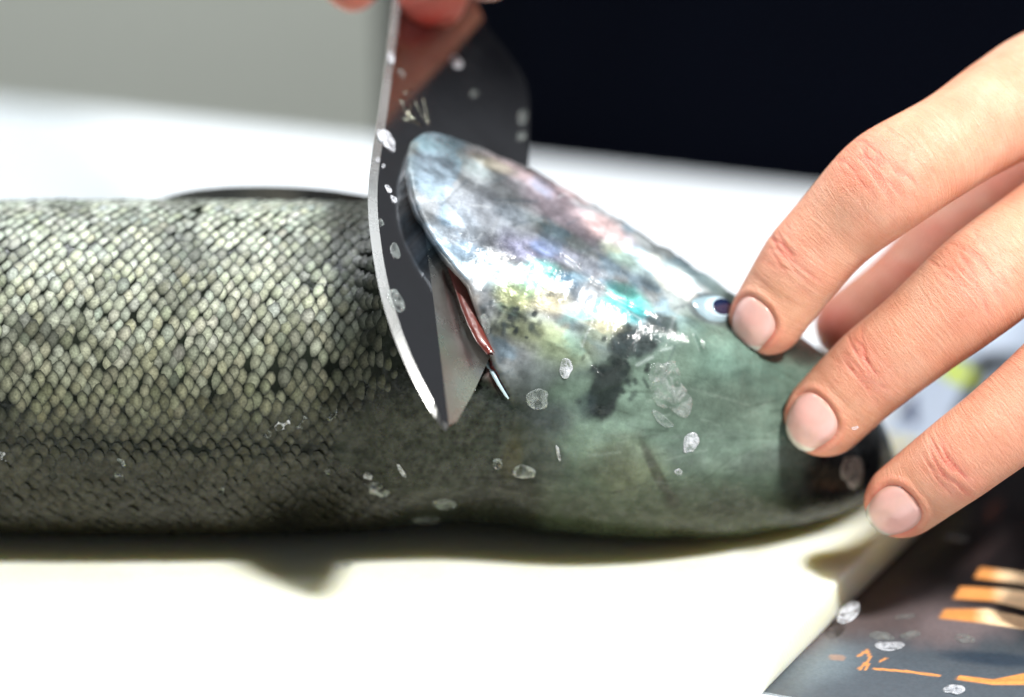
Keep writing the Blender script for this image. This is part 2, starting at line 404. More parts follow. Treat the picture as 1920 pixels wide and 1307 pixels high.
def seg_d(x, y, pts):
    d = np.full(x.shape, 1e9); sgn = np.zeros(x.shape); tpar = np.zeros(x.shape); acc = 0.
    for (xa, ya), (xb, yb) in zip(pts[:-1], pts[1:]):
        dx, dy = xb - xa, yb - ya; L = math.hypot(dx, dy); t = np.clip(((x - xa) * dx + (y - ya) * dy) / L / L, 0, 1)
        dd = np.hypot(x - xa - t * dx, y - ya - t * dy); m = dd < d; cr = ((x - xa) * dy - (y - ya) * dx) / L
        d = np.where(m, dd, d); sgn = np.where(m, np.where(cr > 0, 1., -1.), sgn); tpar = np.where(m, acc + t * L, tpar); acc += L
    return d, sgn, tpar
SLIT = [(800, 236), (764, 262), (758, 320), (766, 370), (784, 420), (812, 470), (835, 500), (872, 542), (892, 605), (916, 668), (955, 745)]
sd, ss, st = seg_d(px, py, SLIT)                      # ss>0 : right of the slit (head side)
disp = np.zeros_like(px)
fadeS = sstep(990, 700, py) 
disp += np.where(ss > 0, .10 * np.exp(-(sd / 40)**2), -.14 * np.exp(-(sd / 26)**2)) * sstep(770, 690, py) * vis
def gau(cx, cy, rx, ry, ang=0):
    c, s = math.cos(math.radians(ang)), math.sin(math.radians(ang)); dx, dy = px - cx, py - cy
    return np.exp(-((dx * c + dy * s) / rx)**2 - ((-dx * s + dy * c) / ry)**2) * vis
disp += .26 * gau(1390, 676, 130, 34, 24)             # brow ridge beside the eye
disp -= .10 * gau(1360, 600, 80, 26, 24)
disp += .08 * gau(1220, 520, 110, 24, 28) - .05 * gau(1150, 500, 30, 60, 20)
disp -= .10 * gau(1030, 720, 30, 160, 8)              # neck crease
disp -= .10 * gau(900, 960, 160, 30, -8)
disp += .12 * gau(1180, 880, 120, 90, 0)
disp -= .07 * gau(420, 822, 460, 34, 1)               # groove of the back
disp += .05 * gau(420, 860, 420, 22, 1)
jaw = sstep(80, 0, py - np.interp(px, *zip(*TOP))) * sstep(1000, 1060, px) * sstep(1420, 1300, px)
disp += jaw * .18 * (fbm(px * .03, py * .05, o=4) - .5)
disp += .10 * (fbm(px * .012, py * .012, o=4) - .5) * sstep(700, 900, px)
wr = sstep(1330, 1200, px) * sstep(760, 860, px)
disp += .025 * wr * (fbm((px + .5 * py) * .05, (py - .5 * px) * .012, o=4) - .5) * 2
disp -= .07 * gau(1303, 642, 4.5, 20, -22)            # nostril
# bone lines and creases on the head
for pts, wd, dp in (([(1130, 818), (1320, 822), (1470, 826)], 2.5, .012), ([(1050, 480), (1150, 560), (1230, 600)], 5, -.03), ([(1090, 640), (1110, 680), (1130, 700)], 3, -.03)):
    d_, _, _ = seg_d(px, py, pts); disp += -abs(dp) * np.exp(-(d_ / wd)**2) * vis
Pf = Pf + disp[..., None] * nrm

q_ = ss * sd
def relax(Pf, it):
    for _ in range(it):
        A_ = Pf.copy(); A_[1:-1] = .5 * Pf[1:-1] + .25 * (Pf[:-2] + Pf[2:]); A_ = .5 * A_ + .25 * (np.roll(A_, 1, 1) + np.roll(A_, -1, 1))
        m = (np.exp(-(q_ / 16)**2) * sstep(760, 720, py) * vis)[..., None]; Pf = Pf * (1 - m) + A_ * m
    return Pf
# knife plane through the seen line of the gill slit
def surf(pxx, pyy):
    q = []
    for a, b in zip(pxx, pyy):
        i = np.interp(a, xs, np.arange(len(xs))); i0 = int(i); d = (px[i0, :290] - a)**2 * 0 + (py[i0, :290] - b)**2; q.append(Pf[i0, int(np.argmin(d))])
    return np.array(q)
sp = surf([764, 762, 768, 790, 835, 872, 895, 914], [275, 320, 370, 425, 500, 545, 610, 665])
cen = sp.mean(0); uu, sv, vt = np.linalg.svd(sp - cen); kn = vt[2]
if kn @ F_ > 0: kn = -kn
print('knife plane normal', kn, 'view frame', kn @ R_, kn @ U_, -(kn @ F_), 'resid', sv)
# keep the knife turned to the camera: blend with a chosen facing
kn = .58 * R_ + .53 * U_ - .62 * F_; kn /= np.linalg.norm(kn)
LEFT = [(835, 809), (812, 780), (790, 742), (766, 697), (745, 650), (728, 605), (714, 558), (704, 510), (696, 460), (690, 405), (689, 365), (692, 325), (698, 280), (706, 235), (713, 190), (719, 145), (725, 100), (731, 55), (736, 10), (740, -45)]
RIGHT = [(880, -45), (890, 10), (912, 55), (945, 98), (975, 140), (986, 168), (989, 200), (988, 300), (985, 400), (960, 560), (917, 668), (885, 738), (852, 795)]
outl = LEFT + RIGHT
KP = at_plane(np.array([p[0] for p in outl], float), np.array([p[1] for p in outl], float), cen, kn)
print('tip', KP[0], 'top', KP[len(LEFT) - 1], 'right', KP[len(LEFT) + 7])
# the skin left of the slit stays behind the blade, the gill cover stays before it
inside = inpoly(px, py, [(p[0] + (-14 if i < len(LEFT) else 6), p[1] + (8 if i in (0,) else 0)) for i, p in enumerate(outl)]) & vis
sd2, ss2, _ = seg_d(px, py, SLIT[:-1])
side = (Pf - cen) @ kn
lim_ = np.where((px > 770) & (py > 420) & (py < 830), -.75, -.12); s_in = inside & (ss2 < 0) & (side > lim_)
dirr = ray(px, py); dirr /= np.linalg.norm(dirr, axis=-1)[..., None]; dn = dirr @ kn
mv = np.where(s_in, (lim_ - side) / dn, 0.); 
s_out = (ss2 > 0) & vis & (side < .05) & (sd2 < 120) & (px < 990) & (py < 672)
mv2 = np.where(s_out, (.05 - side) / dn, 0.) * sstep(120, 60, sd2)
print('push behind max', mv.max(), 'pull max', mv2.min())
Pf = relax(Pf + (mv + mv2)[..., None] * dirr, 4)

# pigment of the skin
x = px.ravel(); y = py.ravel(); N = len(x)
Cf = np.tile(np.array([.015, .018, .013]), (N, 1)); met = np.zeros(N)
tv = sstep(430, 900, y)[:, None]
Cf = Cf * 1.0
hd = sstep(990, 1060, x + 30 * (fbm(x * .02, y * .02) - .5))[:, None]                         # forehead
fore = np.array([.130, .175, .145]) * (1 - sstep(820, 990, y)[:, None]) + np.array([.060, .075, .046]) * sstep(820, 990, y)[:, None]
Cf = Cf * (1 - hd) + fore * hd
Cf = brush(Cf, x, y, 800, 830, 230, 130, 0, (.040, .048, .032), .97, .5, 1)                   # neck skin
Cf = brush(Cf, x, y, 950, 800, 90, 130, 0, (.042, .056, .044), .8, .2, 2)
hs = np.where(ss.ravel() > 0, 1., 0.) * sstep(1500, 1100, x) * sstep(760, 640, y + .35 * (x - 1000))
hs = (hs * (x > 740))[:, None]
Cf = Cf * (1 - hs) + np.array([.30, .33, .33]) * hs
def mt(cx, cy, rx, ry, v=.5):
    global met
    d = np.sqrt(((x - cx) / rx)**2 + ((y - cy) / ry)**2) + .5 * (fbm(x * .02, y * .02 + 5) - .5); met = np.maximum(met, v * (1 - sstep(.4, 1., d)))
b = lambda *a, **k: None
def B_(cx, cy, rx, ry, ang, col, al=1., hard=.3, seed=0, rag=.35, freq=.022):
    global Cf
    k = (np.abs(x - cx) < 1.6 * max(rx, ry) + 30) & (np.abs(y - cy) < 1.6 * max(rx, ry) + 30) & (ss.ravel() > 0 if cx > 760 and cy < 690 else True)
    Cf[k] = brush(Cf[k], x[k], y[k], cx, cy, rx, ry, ang, col, al, hard, seed, rag, freq)
B_(860, 290, 130, 40, 22, (.26, .31, .30), .8); B_(820, 330, 60, 70, 0, (.33, .36, .36), .8); B_(800, 275, 60, 25, 0, (.20, .25, .24), .7)
B_(990, 330, 150, 22, 24, (.36, .30, .29), .8); B_(930, 310, 60, 14, 25, (.33, .34, .26), .7)
B_(1060, 400, 170, 40, 32, (.28, .25, .27), .8); B_(1130, 430, 90, 28, 32, (.46, .38, .36), .8); B_(1090, 365, 40, 14, 30, (.42, .30, .28), .7)
B_(900, 400, 120, 60, 30, (.36, .40, .42), .8, seed=4); B_(860, 430, 70, 50, 40, (.52, .60, .64), .85, seed=5); B_(820, 440, 40, 40, 40, (.58, .68, .72), .8, seed=6)
B_(960, 400, 50, 22, 20, (.22, .26, .28), .7); B_(1000, 470, 120, 40, 12, (.28, .29, .38), .8, seed=7); B_(1050, 440, 90, 18, 30, (.18, .22, .21), .7)
B_(940, 520, 70, 34, -8, (.50, .62, .62), .85, seed=8); B_(1010, 510, 50, 30, 0, (.22, .55, .48), .8, seed=9); B_(985, 545, 60, 26, 0, (.28, .50, .34), .8)
B_(960, 560, 60, 40, 30, (.40, .44, .26), .8, seed=10); B_(1030, 560, 60, 40, 0, (.36, .34, .22), .7); B_(1000, 620, 110, 50, 10, (.27, .31, .20), .85, seed=11)
B_(1070, 520, 50, 24, 0, (.30, .48, .56), .6); B_(1100, 500, 50, 24, 30, (.16, .18, .20), .8); B_(1085, 545, 40, 28, 50, (.15, .18, .20), .7)
B_(1120, 580, 80, 24, -18, (.20, .50, .44), .9, seed=12); B_(1180, 570, 60, 36, 20, (.22, .56, .50), .9, seed=13); B_(1160, 545, 40, 18, 30, (.18, .38, .34), .8)
B_(1180, 490, 80, 30, 30, (.42, .48, .50), .6); B_(1130, 620, 90, 34, 0, (.34, .34, .22), .7, seed=14); B_(1060, 660, 80, 50, 0, (.22, .27, .18), .8)
B_(880, 600, 25, 60, 15, (.42, .38, .30), .7); B_(900, 610, 22, 24, 0, (.42, .44, .42), .6)
B_(965, 590, 46, 20, 8, (.045, .055, .05), .85, .3, 15, .8, .04); B_(935, 610, 40, 16, -20, (.05, .06, .06), .7, .3, 16, .7, .04)
B_(1190, 640, 52, 34, 0, (.035, .045, .045), .95, .6, 17, .6, .03); B_(1235, 612, 44, 26, 30, (.05, .055, .05), .9, .5, 18, .6, .03); B_(1215, 650, 46, 24, -40, (.05, .06, .06), .8)
B_(1160, 650, 30, 44, 10, (.025, .03, .03), .9); B_(1130, 735, 42, 66, 20, (.016, .02, .02), .98, .6, 19, .4, .03); B_(1165, 690, 28, 50, -20, (.03, .035, .035), .9)
B_(1135, 700, 46, 30, 0, (.03, .035, .035), .8); B_(1100, 760, 26, 40, 0, (.03, .04, .045), .7)
B_(1010, 700, 60, 40, 0, (.13, .15, .15), .7); B_(1040, 790, 60, 60, 0, (.055, .065, .07), .85, .2, 20); B_(1030, 860, 50, 70, -15, (.055, .065, .06), .8)
B_(960, 850, 26, 70, 10, (.14, .12, .06), .6); B_(1180, 880, 110, 80, 20, (.135, .145, .095), .8, .1, 21); B_(1230, 880, 14, 90, -27, (.035, .036, .025), .8, .4, 22, .25)
B_(1262, 935, 22, 32, -20, (.04, .04, .03), .7); B_(1420, 690, 220, 90, 20, (.125, .195, .165), .7, .1, 23); B_(1350, 760, 180, 70, 0, (.13, .17, .14), .7, .1)
B_(1560, 880, 120, 70, -10, (.035, .05, .04), .8, .1, 24); B_(1585, 920, 150, 60, -12, (.01, .013, .011), .9, .3, 51, .4); B_(1620, 870, 80, 75, 0, (.004, .005, .007), .98, .55, 25, .3); B_(1560, 950, 130, 22, -14, (.012, .018, .012), .8)
B_(1590, 905, 150, 110, -10, (.005, .008, .007), .97, .45, 31, .3); B_(1600, 800, 60, 40, 30, (.01, .012, .014), .8); B_(1500, 655, 110, 36, 25, (.04, .042, .036), .9, .3); B_(1420, 640, 60, 26, 25, (.05, .06, .05), .7)
B_(1380, 870, 130, 30, 0, (.17, .20, .18), .45, .2, 26, .5); B_(1480, 850, 80, 30, 15, (.14, .17, .16), .5, .2, 27, .5)
B_(1240, 515, 140, 30, 27, (.80, .86, .78), .95, .5, 28, .3); B_(1290, 545, 70, 26, 25, (.66, .66, .60), .8); B_(1170, 488, 60, 20, 35, (.52, .60, .46), .8)
B_(1320, 495, 90, 14, 30, (.50, .54, .62), .8); B_(1270, 470, 100, 10, 34, (.16, .17, .20), .8); B_(1360, 535, 60, 10, 33, (.34, .40, .38), .8); B_(1334, 577, 52, 34, 18, (.10, .12, .12), .9, .7, 40, .1); B_(1375, 610, 46, 16, 15, (.07, .085, .075), .8)
mt(880, 430, 170, 120, .25); mt(1150, 560, 130, 60, .2); mt(990, 540, 130, 60, .2)
# silvery cheek: fine streaks and dull patches, ragged dark blotches
ca, sa = math.cos(math.radians(28)), math.sin(math.radians(28)); u_ = x * ca + y * sa; v_ = -x * sa + y * ca
stq = fbm(u_ * .018 + 3, v_ * .055, o=5); pq = fbm(u_ * .010 + 31, v_ * .020 + 7, o=5); fq = fbm(x * .09, y * .09 + 11, o=3)
ck = (ss.ravel() > 0) * sstep(735, 780, x) * sstep(1420, 1250, x) * sstep(760, 640, y + .3 * (x - 1000))
gain = (.46 + .72 * sstep(.34, .66, stq)) * (.66 + .56 * sstep(.36, .62, pq)) * (.75 + .5 * fq)
Cf = Cf * (1 - ck[:, None]) + Cf * (gain * ck)[:, None]
blu = (ck * sstep(.50, .64, fbm(u_ * .016 + 77, v_ * .03, o=4)) * .5)[:, None]; Cf = Cf * (1 - blu) + Cf * np.array([.72, .98, 1.18]) * blu
for k in range(70):
    cx, cy = (rng.normal(1175, 42), rng.normal(672, 36)) if k < 46 else (rng.normal(965, 34), rng.normal(597, 16)); cy += -.55 * (cx - 1175) if k < 46 else 0
    kk = (np.abs(x - cx) < 40) & (np.abs(y - cy) < 40) & (ss.ravel() > 0)
    Cf[kk] = brush(Cf[kk], x[kk], y[kk], cx, cy, rng.uniform(5, 17), rng.uniform(4, 11), rng.uniform(0, 180), (.022, .028, .028), rng.uniform(.5, .95), .3, k, .7, .07)
fk = sstep(1040, 1120, x) * (1 - ck) * sstep(640, 700, y + .1 * (x - 1100)); fp = fbm(x * .014 + 5, y * .022 + 60, o=6); fs_ = fbm(x * .012, y * .12 + 9, o=4)
Cf *= (1 + fk * (.42 * (sstep(.36, .64, fp) - .5) + .2 * (fs_ - .5)))[:, None]
for k in range(60):
    xa = rng.uniform(1100, 1600); ya = rng.uniform(700, 960); an = rng.normal(-.1, .35); L = rng.uniform(15, 90)
    kk = (np.abs(x - xa) < 60) & (np.abs(y - ya) < 40)
    d_, _, _ = seg_d(x[kk] + 4 * (fbm(x[kk] * .05, y[kk] * .05) - .5), y[kk] + 10 * (fbm(x[kk] * .02, y[kk] * .02 + k) - .5), [(xa - L / 2 * math.cos(an), ya - L / 2 * math.sin(an)), (xa + L / 2 * math.cos(an), ya + L / 2 * math.sin(an))])
    a = (np.exp(-(d_ / rng.uniform(1.6, 3.))**2) * rng.uniform(.12, .4))[:, None]; Cf[kk] = Cf[kk] * (1 - a) + (np.array([.03, .04, .03]) if rng.random() < .7 else np.array([.3, .35, .31])) * a
# veins and scratches
for k in range(90):
    xa = rng.uniform(800, 1300); ya = rng.uniform(280, 700); an = rng.normal(.6, .5) * (-1 if rng.random() < .5 else 1); L = rng.uniform(20, 80)
    kk = (np.abs(x - xa) < 90) & (np.abs(y - ya) < 90) & (ss.ravel() > 0)
    d_, _, _ = seg_d(x[kk] + 5 * (fbm(x[kk] * .05, y[kk] * .05) - .5), y[kk], [(xa - L / 2 * math.cos(an), ya - L / 2 * math.sin(an)), (xa + L / 2 * math.cos(an), ya + L / 2 * math.sin(an))])
    a = (np.exp(-(d_ / rng.uniform(1.5, 3.5))**2) * rng.uniform(.15, .5))[:, None]; Cf[kk] = Cf[kk] * (1 - a) + (np.array([.06, .08, .09]) if rng.random() < .7 else np.array([.55, .6, .6])) * a
# dark pores of the neck
gx = np.arange(620, 1000, 12.5); 
por = np.zeros(N)
for i, a0 in enumerate(gx):
    for j, b0 in enumerate(np.arange(690, 950, 13)):
        ca = a0 + (6 if j % 2 else 0) + rng.normal(0, 2.2); cb = b0 + rng.normal(0, 2.2); r = rng.uniform(3.6, 5.6)
        kk = (np.abs(x - ca) < 12) & (np.abs(y - cb) < 12); por[kk] = np.maximum(por[kk], np.exp(-((x[kk] - ca)**2 + (y[kk] - cb)**2) / r**2) * rng.uniform(.4, 1))
pm = por * sstep(620, 700, x) * sstep(990, 930, x) * sstep(960, 900, y) * (ss.ravel() < 0).clip(0, 1) * .8
pm = np.maximum(pm, 1.4 * por * sstep(690, 730, y) * sstep(620, 700, x) * sstep(990, 930, x) * sstep(960, 900, y) * .8).clip(0, .92)
Cf *= (1 - pm)[:, None]
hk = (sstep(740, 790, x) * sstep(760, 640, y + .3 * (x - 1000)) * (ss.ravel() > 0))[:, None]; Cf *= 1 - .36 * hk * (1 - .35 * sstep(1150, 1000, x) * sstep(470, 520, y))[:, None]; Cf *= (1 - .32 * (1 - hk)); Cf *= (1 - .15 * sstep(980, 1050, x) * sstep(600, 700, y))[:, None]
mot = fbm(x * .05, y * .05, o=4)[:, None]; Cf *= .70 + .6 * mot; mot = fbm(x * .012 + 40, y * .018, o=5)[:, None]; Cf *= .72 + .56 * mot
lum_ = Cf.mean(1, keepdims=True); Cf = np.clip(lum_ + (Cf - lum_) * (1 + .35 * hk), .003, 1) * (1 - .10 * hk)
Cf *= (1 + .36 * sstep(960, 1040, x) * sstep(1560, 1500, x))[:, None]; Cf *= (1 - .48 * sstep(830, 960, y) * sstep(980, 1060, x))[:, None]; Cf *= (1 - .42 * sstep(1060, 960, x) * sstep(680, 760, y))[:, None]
Cf = brush(Cf, x, y, 1620, 880, 110, 110, 0, (.003, .0035, .005), .97, .55, 44, .3)
Cf = Cf * (1 - hk) * np.array([.95, 1.01, .97]) + Cf * hk * np.array([1.06, 1.0, 1.06])
# flesh rim along the gill slit
rim = np.exp(-(sd.ravel() / 9)**2) * (ss.ravel() > 0) * sstep(470, 520, y) * sstep(690, 650, y); Cf = Cf * (1 - rim[:, None]) + np.array([.42, .36, .33]) * rim[:, None]
lfz = ((ss.ravel() <= 0) * sstep(70, 45, sd.ravel()) * sstep(720, 690, y) * (x > 740))[:, None]; Cf = Cf * (1 - lfz) + np.array([.11, .10, .095]) * lfz
red = np.exp(-(sd.ravel() / 14)**2) * (ss.ravel() <= 0) * sstep(480, 520, y) * sstep(750, 690, y); Cf = Cf * (1 - red[:, None]) + np.array([.10, .012, .01]) * red[:, None]
met *= (ss.ravel() > 0)
ni, nj = px.shape; idx = np.arange(ni * nj).reshape(ni, nj); jn = (np.arange(nj) + 1) % nj
Ff = np.stack([idx[:-1, :], idx[1:, :], idx[1:, jn], idx[:-1, jn]], -1).reshape(-1, 4)[:, ::-1]
fish = empty('fish', 'whole scaly grey-green fish lying back towards the viewer on the white board', 'fish')
Pflat = Pf.reshape(-1, 3)
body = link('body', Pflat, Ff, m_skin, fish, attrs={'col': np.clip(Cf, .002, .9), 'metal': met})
bvh_f = BVHTree.FromPolygons([Vector(v) for v in Pflat], [tuple(map(int, f)) for f in Ff])
def hit(pxv, pyv, bvh=None):
    r = ray(np.float64(pxv), np.float64(pyv)); loc, n, i, d = (bvh or bvh_f).ray_cast(Vector(CAM), Vector(r / np.linalg.norm(r)))
    if loc is None: return None, None
    n = np.array(n); 
    if n @ r > 0: n = -n
    return np.array(loc), n
def wof(P): return -((np.asarray(P) - T0) @ F_)

# scales, one by one
def in_scales(a, b_):
    lim = 705 - .0 * b_; e = np.interp(b_, [380, 700, 740, 780, 860, 900, 960, 1000], [735, 735, 700, 640, 600, 690, 730, 700])
    m = sstep(30, -30, a - e + 30 * (vnoise(a * .02, b_ * .02) - .5)); band = 1 - .55 * math.exp(-((b_ - 825 - .01 * a) / 44)**2)
    return m, band
def scale_mesh(C, ex, ey, en, a, bb, tilt, lift, cL, cD, skew):
    V = [C + en * (lift + .016)]; K = [cL]
    n = 10
    for ri, (fr, hgt, kc) in enumerate(((.46, .010, 1.), (.80, .005, .60), (1.06, -.005, .0))):
        for k in range(n):
            t = 2 * math.pi * k / n; u = math.cos(t) * (1. if math.cos(t) > 0 else 1.15); v = math.sin(t)
            sharp = 1 + (.16 if k in (2, 3, 7, 8) else 0.) * fr
            q = fr * np.array([a * u + skew * a * v, bb * v * sharp])
            V.append(C + ex * q[0] + ey * q[1] + en * (lift + hgt + tilt * q[0] - .9 * (q[1]**2) / 7.4))
            lf = .5 - .5 * math.cos(t)                       # 1 at the left
            K.append(cL * kc * (1 - .72 * lf * (fr + .1)) + cD * (1 - kc))
    Fc = [[0, 1 + k, 1 + (k + 1) % n] for k in range(n)]
    for r in range(2):
        Fc += [[1 + r * n + k, 1 + (r + 1) * n + k, 1 + (r + 1) * n + (k + 1) % n, 1 + r * n + (k + 1) % n] for k in range(n)]
    return V, Fc, K
iF = np.arange(len(xs)); cands = []
sx = np.arange(-330, 760, 23.6)
arc_pitch = .204
for r_i, ang in enumerate(np.arange(-25, 200, math.degrees(arc_pitch / 3.68))):
    for k, x0 in enumerate(sx):
        xa = x0 + (11.8 if r_i % 2 else 0) + rng.normal(0, 2.0) + 3 * math.sin(r_i * .35)
        an = math.radians(ang + rng.normal(0, .45) + 2.2 * math.sin(x0 * .006) + (x0 - 300) * .0035)
        i_f = np.interp(xa, xs, iF); P0 = fish_pos(np.array(i_f), np.array(an)); a_, b_ = proj(P0)
        if math.sin(an) < -.45: continue
        m, band = in_scales(a_, b_)
        if m < .06 or rng.random() < .015: continue
        i0 = int(i_f); jj = int(np.argmin(np.abs(((tr - an + math.pi) % (2 * math.pi)) - math.pi))); 
        Ps = Pf[i0, jj]; off = (Ps - fish_pos(np.array(float(i0)), np.array(tr[jj]))); P0 = P0 + off
        if abs(mv[i0, jj]) > 0.02: continue
        en = math.cos(an) * U_ - math.sin(an) * F_; ex = R_.copy(); ey = -math.sin(an) * U_ - math.cos(an) * F_
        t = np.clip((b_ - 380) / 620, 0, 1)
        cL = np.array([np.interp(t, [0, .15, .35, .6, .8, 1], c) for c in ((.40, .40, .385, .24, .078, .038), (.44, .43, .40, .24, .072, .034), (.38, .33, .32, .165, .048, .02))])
        pat = fbm(np.array(a_ * .009), np.array(b_ * .016), 3.3, 4); cL = cL * (1 - .55 * sstep(.46, .66, pat)) * (1 - .45 * float(sstep(590, 650, a_)))  # last factor darkens scales beside the blade, painting its shadow in
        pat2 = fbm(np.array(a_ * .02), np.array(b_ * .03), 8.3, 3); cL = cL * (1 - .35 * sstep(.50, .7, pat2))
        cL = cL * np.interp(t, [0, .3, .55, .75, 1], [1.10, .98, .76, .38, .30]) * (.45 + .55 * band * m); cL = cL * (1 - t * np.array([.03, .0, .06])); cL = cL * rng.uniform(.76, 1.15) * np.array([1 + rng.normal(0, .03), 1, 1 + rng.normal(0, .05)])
        lift = .016 + .008 * rng.normal() ; sz = rng.uniform(.86, 1.1) * (.7 + .3 * band) * (.5 + .5 * float(sstep(.0, .7, m)))
        roll = rng.normal(0, .12); ex2 = ex * math.cos(roll) + ey * math.sin(roll); ey2 = -ex * math.sin(roll) + ey * math.cos(roll)
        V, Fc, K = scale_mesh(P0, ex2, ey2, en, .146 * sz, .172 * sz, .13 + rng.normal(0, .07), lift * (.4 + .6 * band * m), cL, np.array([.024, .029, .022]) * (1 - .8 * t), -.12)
        infr = -20 < a_ < 1940 and math.sin(an) > .02
        cands.append((math.sin(an) * sz * (1 if infr else -1), V, Fc, K, a_, b_))
cands.sort(key=lambda c: -c[0])
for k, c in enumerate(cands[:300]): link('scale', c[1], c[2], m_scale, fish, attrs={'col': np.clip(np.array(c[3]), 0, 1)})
VV, FF, KK = [], [], []
for c in cands[300:]:
    o0 = len(VV); VV += c[1]; KK += c[3]; FF += [[i + o0 for i in f] for f in c[2]]
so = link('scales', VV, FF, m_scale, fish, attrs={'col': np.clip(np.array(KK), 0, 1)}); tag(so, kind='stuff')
print('scales', len(cands))

# fin behind the top of the body, with rays
ft = [(296, 377), (330, 364), (370, 356), (430, 351), (500, 350), (560, 352), (620, 357), (690, 368), (760, 378)]
nu = 130; fx = np.linspace(296, 760, nu); fy = np.interp(fx, *zip(*ft)); fy = sm(fy, 9)
fwv = -1.4; Vn, Kn = [], []
rows = 9
for j in range(rows):
    t = j / (rows - 1); yy = fy * (1 - t) + 420 * t; rib = .035 * np.sin(fx * .55 + t * 1.5)
    Pp = at_w(fx, yy, fwv - .6 * (1 - t) + rib); Vn.append(Pp)
    c = np.tile(np.array([.009, .010, .008]), (nu, 1)); c = c + (sstep(430, 530, fx) * sstep(600, 520, fx))[:, None] * np.array([.014, .012, .009]) + (sstep(600, 680, fx))[:, None] * np.array([.004, .0, -.006])
    c *= (.7 + .6 * (np.sin(fx * .55 + t * 1.5) * .5 + .5))[:, None]; Kn.append(c * (.6 + .8 * vnoise(fx * .03, fx * 0 + t * 3))[:, None])
Vb = [v + np.array([0, .12, 0]) for v in Vn]; Va = np.concatenate(Vn + Vb); Ka = np.concatenate(Kn + Kn)
ii = np.arange(rows * nu).reshape(rows, nu); f1 = np.c_[ii[:-1, :-1].ravel(), ii[1:, :-1].ravel(), ii[1:, 1:].ravel(), ii[:-1, 1:].ravel()]
f2 = f1[:, ::-1] + rows * nu; e = np.c_[ii[0, :-1], ii[0, 1:], ii[0, 1:] + rows * nu, ii[0, :-1] + rows * nu]
link('fin', Va, np.r_[f1, f2, e], m_fin, fish, attrs={'col': np.clip(Ka, .005, 1)})

# eye
def disc_on(name, cx, cy, rx, ry, ang, lift, dome, mat, parent, nr=10, na_=40, egg=0.):
    P0, n0 = hit(cx, cy); c, s = math.cos(math.radians(ang)), math.sin(math.radians(ang)); V = [P0 + n0 * (lift + dome)]
    for r in range(1, nr + 1):
        for k in range(na_):
            t = 2 * math.pi * k / na_; fr = r / nr; u = rx * fr * math.cos(t) * (1 + egg * (math.cos(t) < 0)); v = ry * fr * math.sin(t)
            if egg and math.cos(t) < 0: v *= (1 - .45 * abs(math.cos(t)))
            q = at_plane(cx + u * c - v * s, cy + u * s + v * c, P0, n0); V.append(q + n0 * (lift * (1 if fr < .98 else -.6) + dome * (1 - fr * fr)))
    F = [[0, 1 + k, 1 + (k + 1) % na_] for k in range(na_)]
    for r in range(nr - 1):
        o0 = 1 + r * na_; F += [[o0 + k, o0 + na_ + k, o0 + na_ + (k + 1) % na_, o0 + (k + 1) % na_] for k in range(na_)]
    return link(name, V, F, mat, parent), P0, n0
eye, eP, eN = disc_on('eye', 1337, 578, 39, 26, 20, .02, .07, m_iris, fish, egg=.05)
disc_on('eye_ring', 1343, 579, 29, 20, 18, .085, .06, m_ring, eye)
disc_on('pupil', 1348, 580, 21, 16, 18, .115, .05, m_pupil, eye)

# gill: strip of dark red flesh in the open slit
gl = np.array([(838, 498), (852, 515), (868, 538), (880, 565), (886, 600), (897, 632), (914, 668)], float); gi = np.array([(834, 500), (842, 525), (852, 552), (862, 582), (874, 612), (889, 642), (910, 668)], float)
tg = np.linspace(0, 6, 40); Lx = np.c_[np.interp(tg, range(7), gl[:, 0]), np.interp(tg, range(7), gl[:, 1])]; Ix = np.c_[np.interp(tg, range(7), gi[:, 0]), np.interp(tg, range(7), gi[:, 1])]
Vg = []
for s_ in np.linspace(0, 1, 7):
    q = Lx * (1 - s_) + Ix * s_; q = q + np.c_[1.5 * (vnoise(tg * 3, tg * 0 + s_ * 5) - .5), np.zeros(40)]
    Pp = at_plane(q[:, 0] + 8 * (1 - s_), q[:, 1], cen, kn); Vg.append(Pp + kn * (.10 + .12 * math.sin(math.pi * s_) * .6))
for s_ in np.linspace(1, 0, 7):
    q = Lx * (1 - s_) + Ix * s_; Vg.append(at_plane(q[:, 0] + 8 * (1 - s_), q[:, 1], cen, kn) + kn * .06)
Vg = np.concatenate(Vg); ii = np.arange(14 * 40).reshape(14, 40); link('gill', Vg, np.c_[ii[:-1, :-1].ravel(), ii[1:, :-1].ravel(), ii[1:, 1:].ravel(), ii[:-1, 1:].ravel()], m_gill, fish)
# pale sliver of cut membrane below the slit
q = [hit(a, b_)[0] + hit(a, b_)[1] * .05 for a, b_ in ((908, 662), (916, 680), (926, 698), (938, 718), (950, 738), (955, 745))]
def tube(pts, rad, n=16, flat=1., up=None, close=True):
    pts = np.asarray(pts, float); rad = np.broadcast_to(np.asarray(rad, float), (len(pts),)); V = []
    tg_ = np.gradient(pts, axis=0); tg_ /= np.linalg.norm(tg_, axis=1)[:, None] + 1e-9; up_ = np.array(up if up is not None else -F_, float)
    for k in range(len(pts)):
        a = tg_[k]; d = up_ - a * (up_ @ a); d /= np.linalg.norm(d) + 1e-9; l = np.cross(a, d)
        for j in range(n):
            t = 2 * math.pi * j / n; V.append(pts[k] + rad[k] * (math.cos(t) * d * flat + math.sin(t) * l))
    m = len(pts); F = [[i * n + j, i * n + (j + 1) % n, (i + 1) * n + (j + 1) % n, (i + 1) * n + j] for i in range(m - 1) for j in range(n)]
    if close: F += [list(range(n))[::-1], list(range((m - 1) * n, m * n))]
    return V, F
V, F = tube(q, [.02, .05, .05, .04, .03, .02], 8); link('gill_membrane', V, F, m_ring, fish)

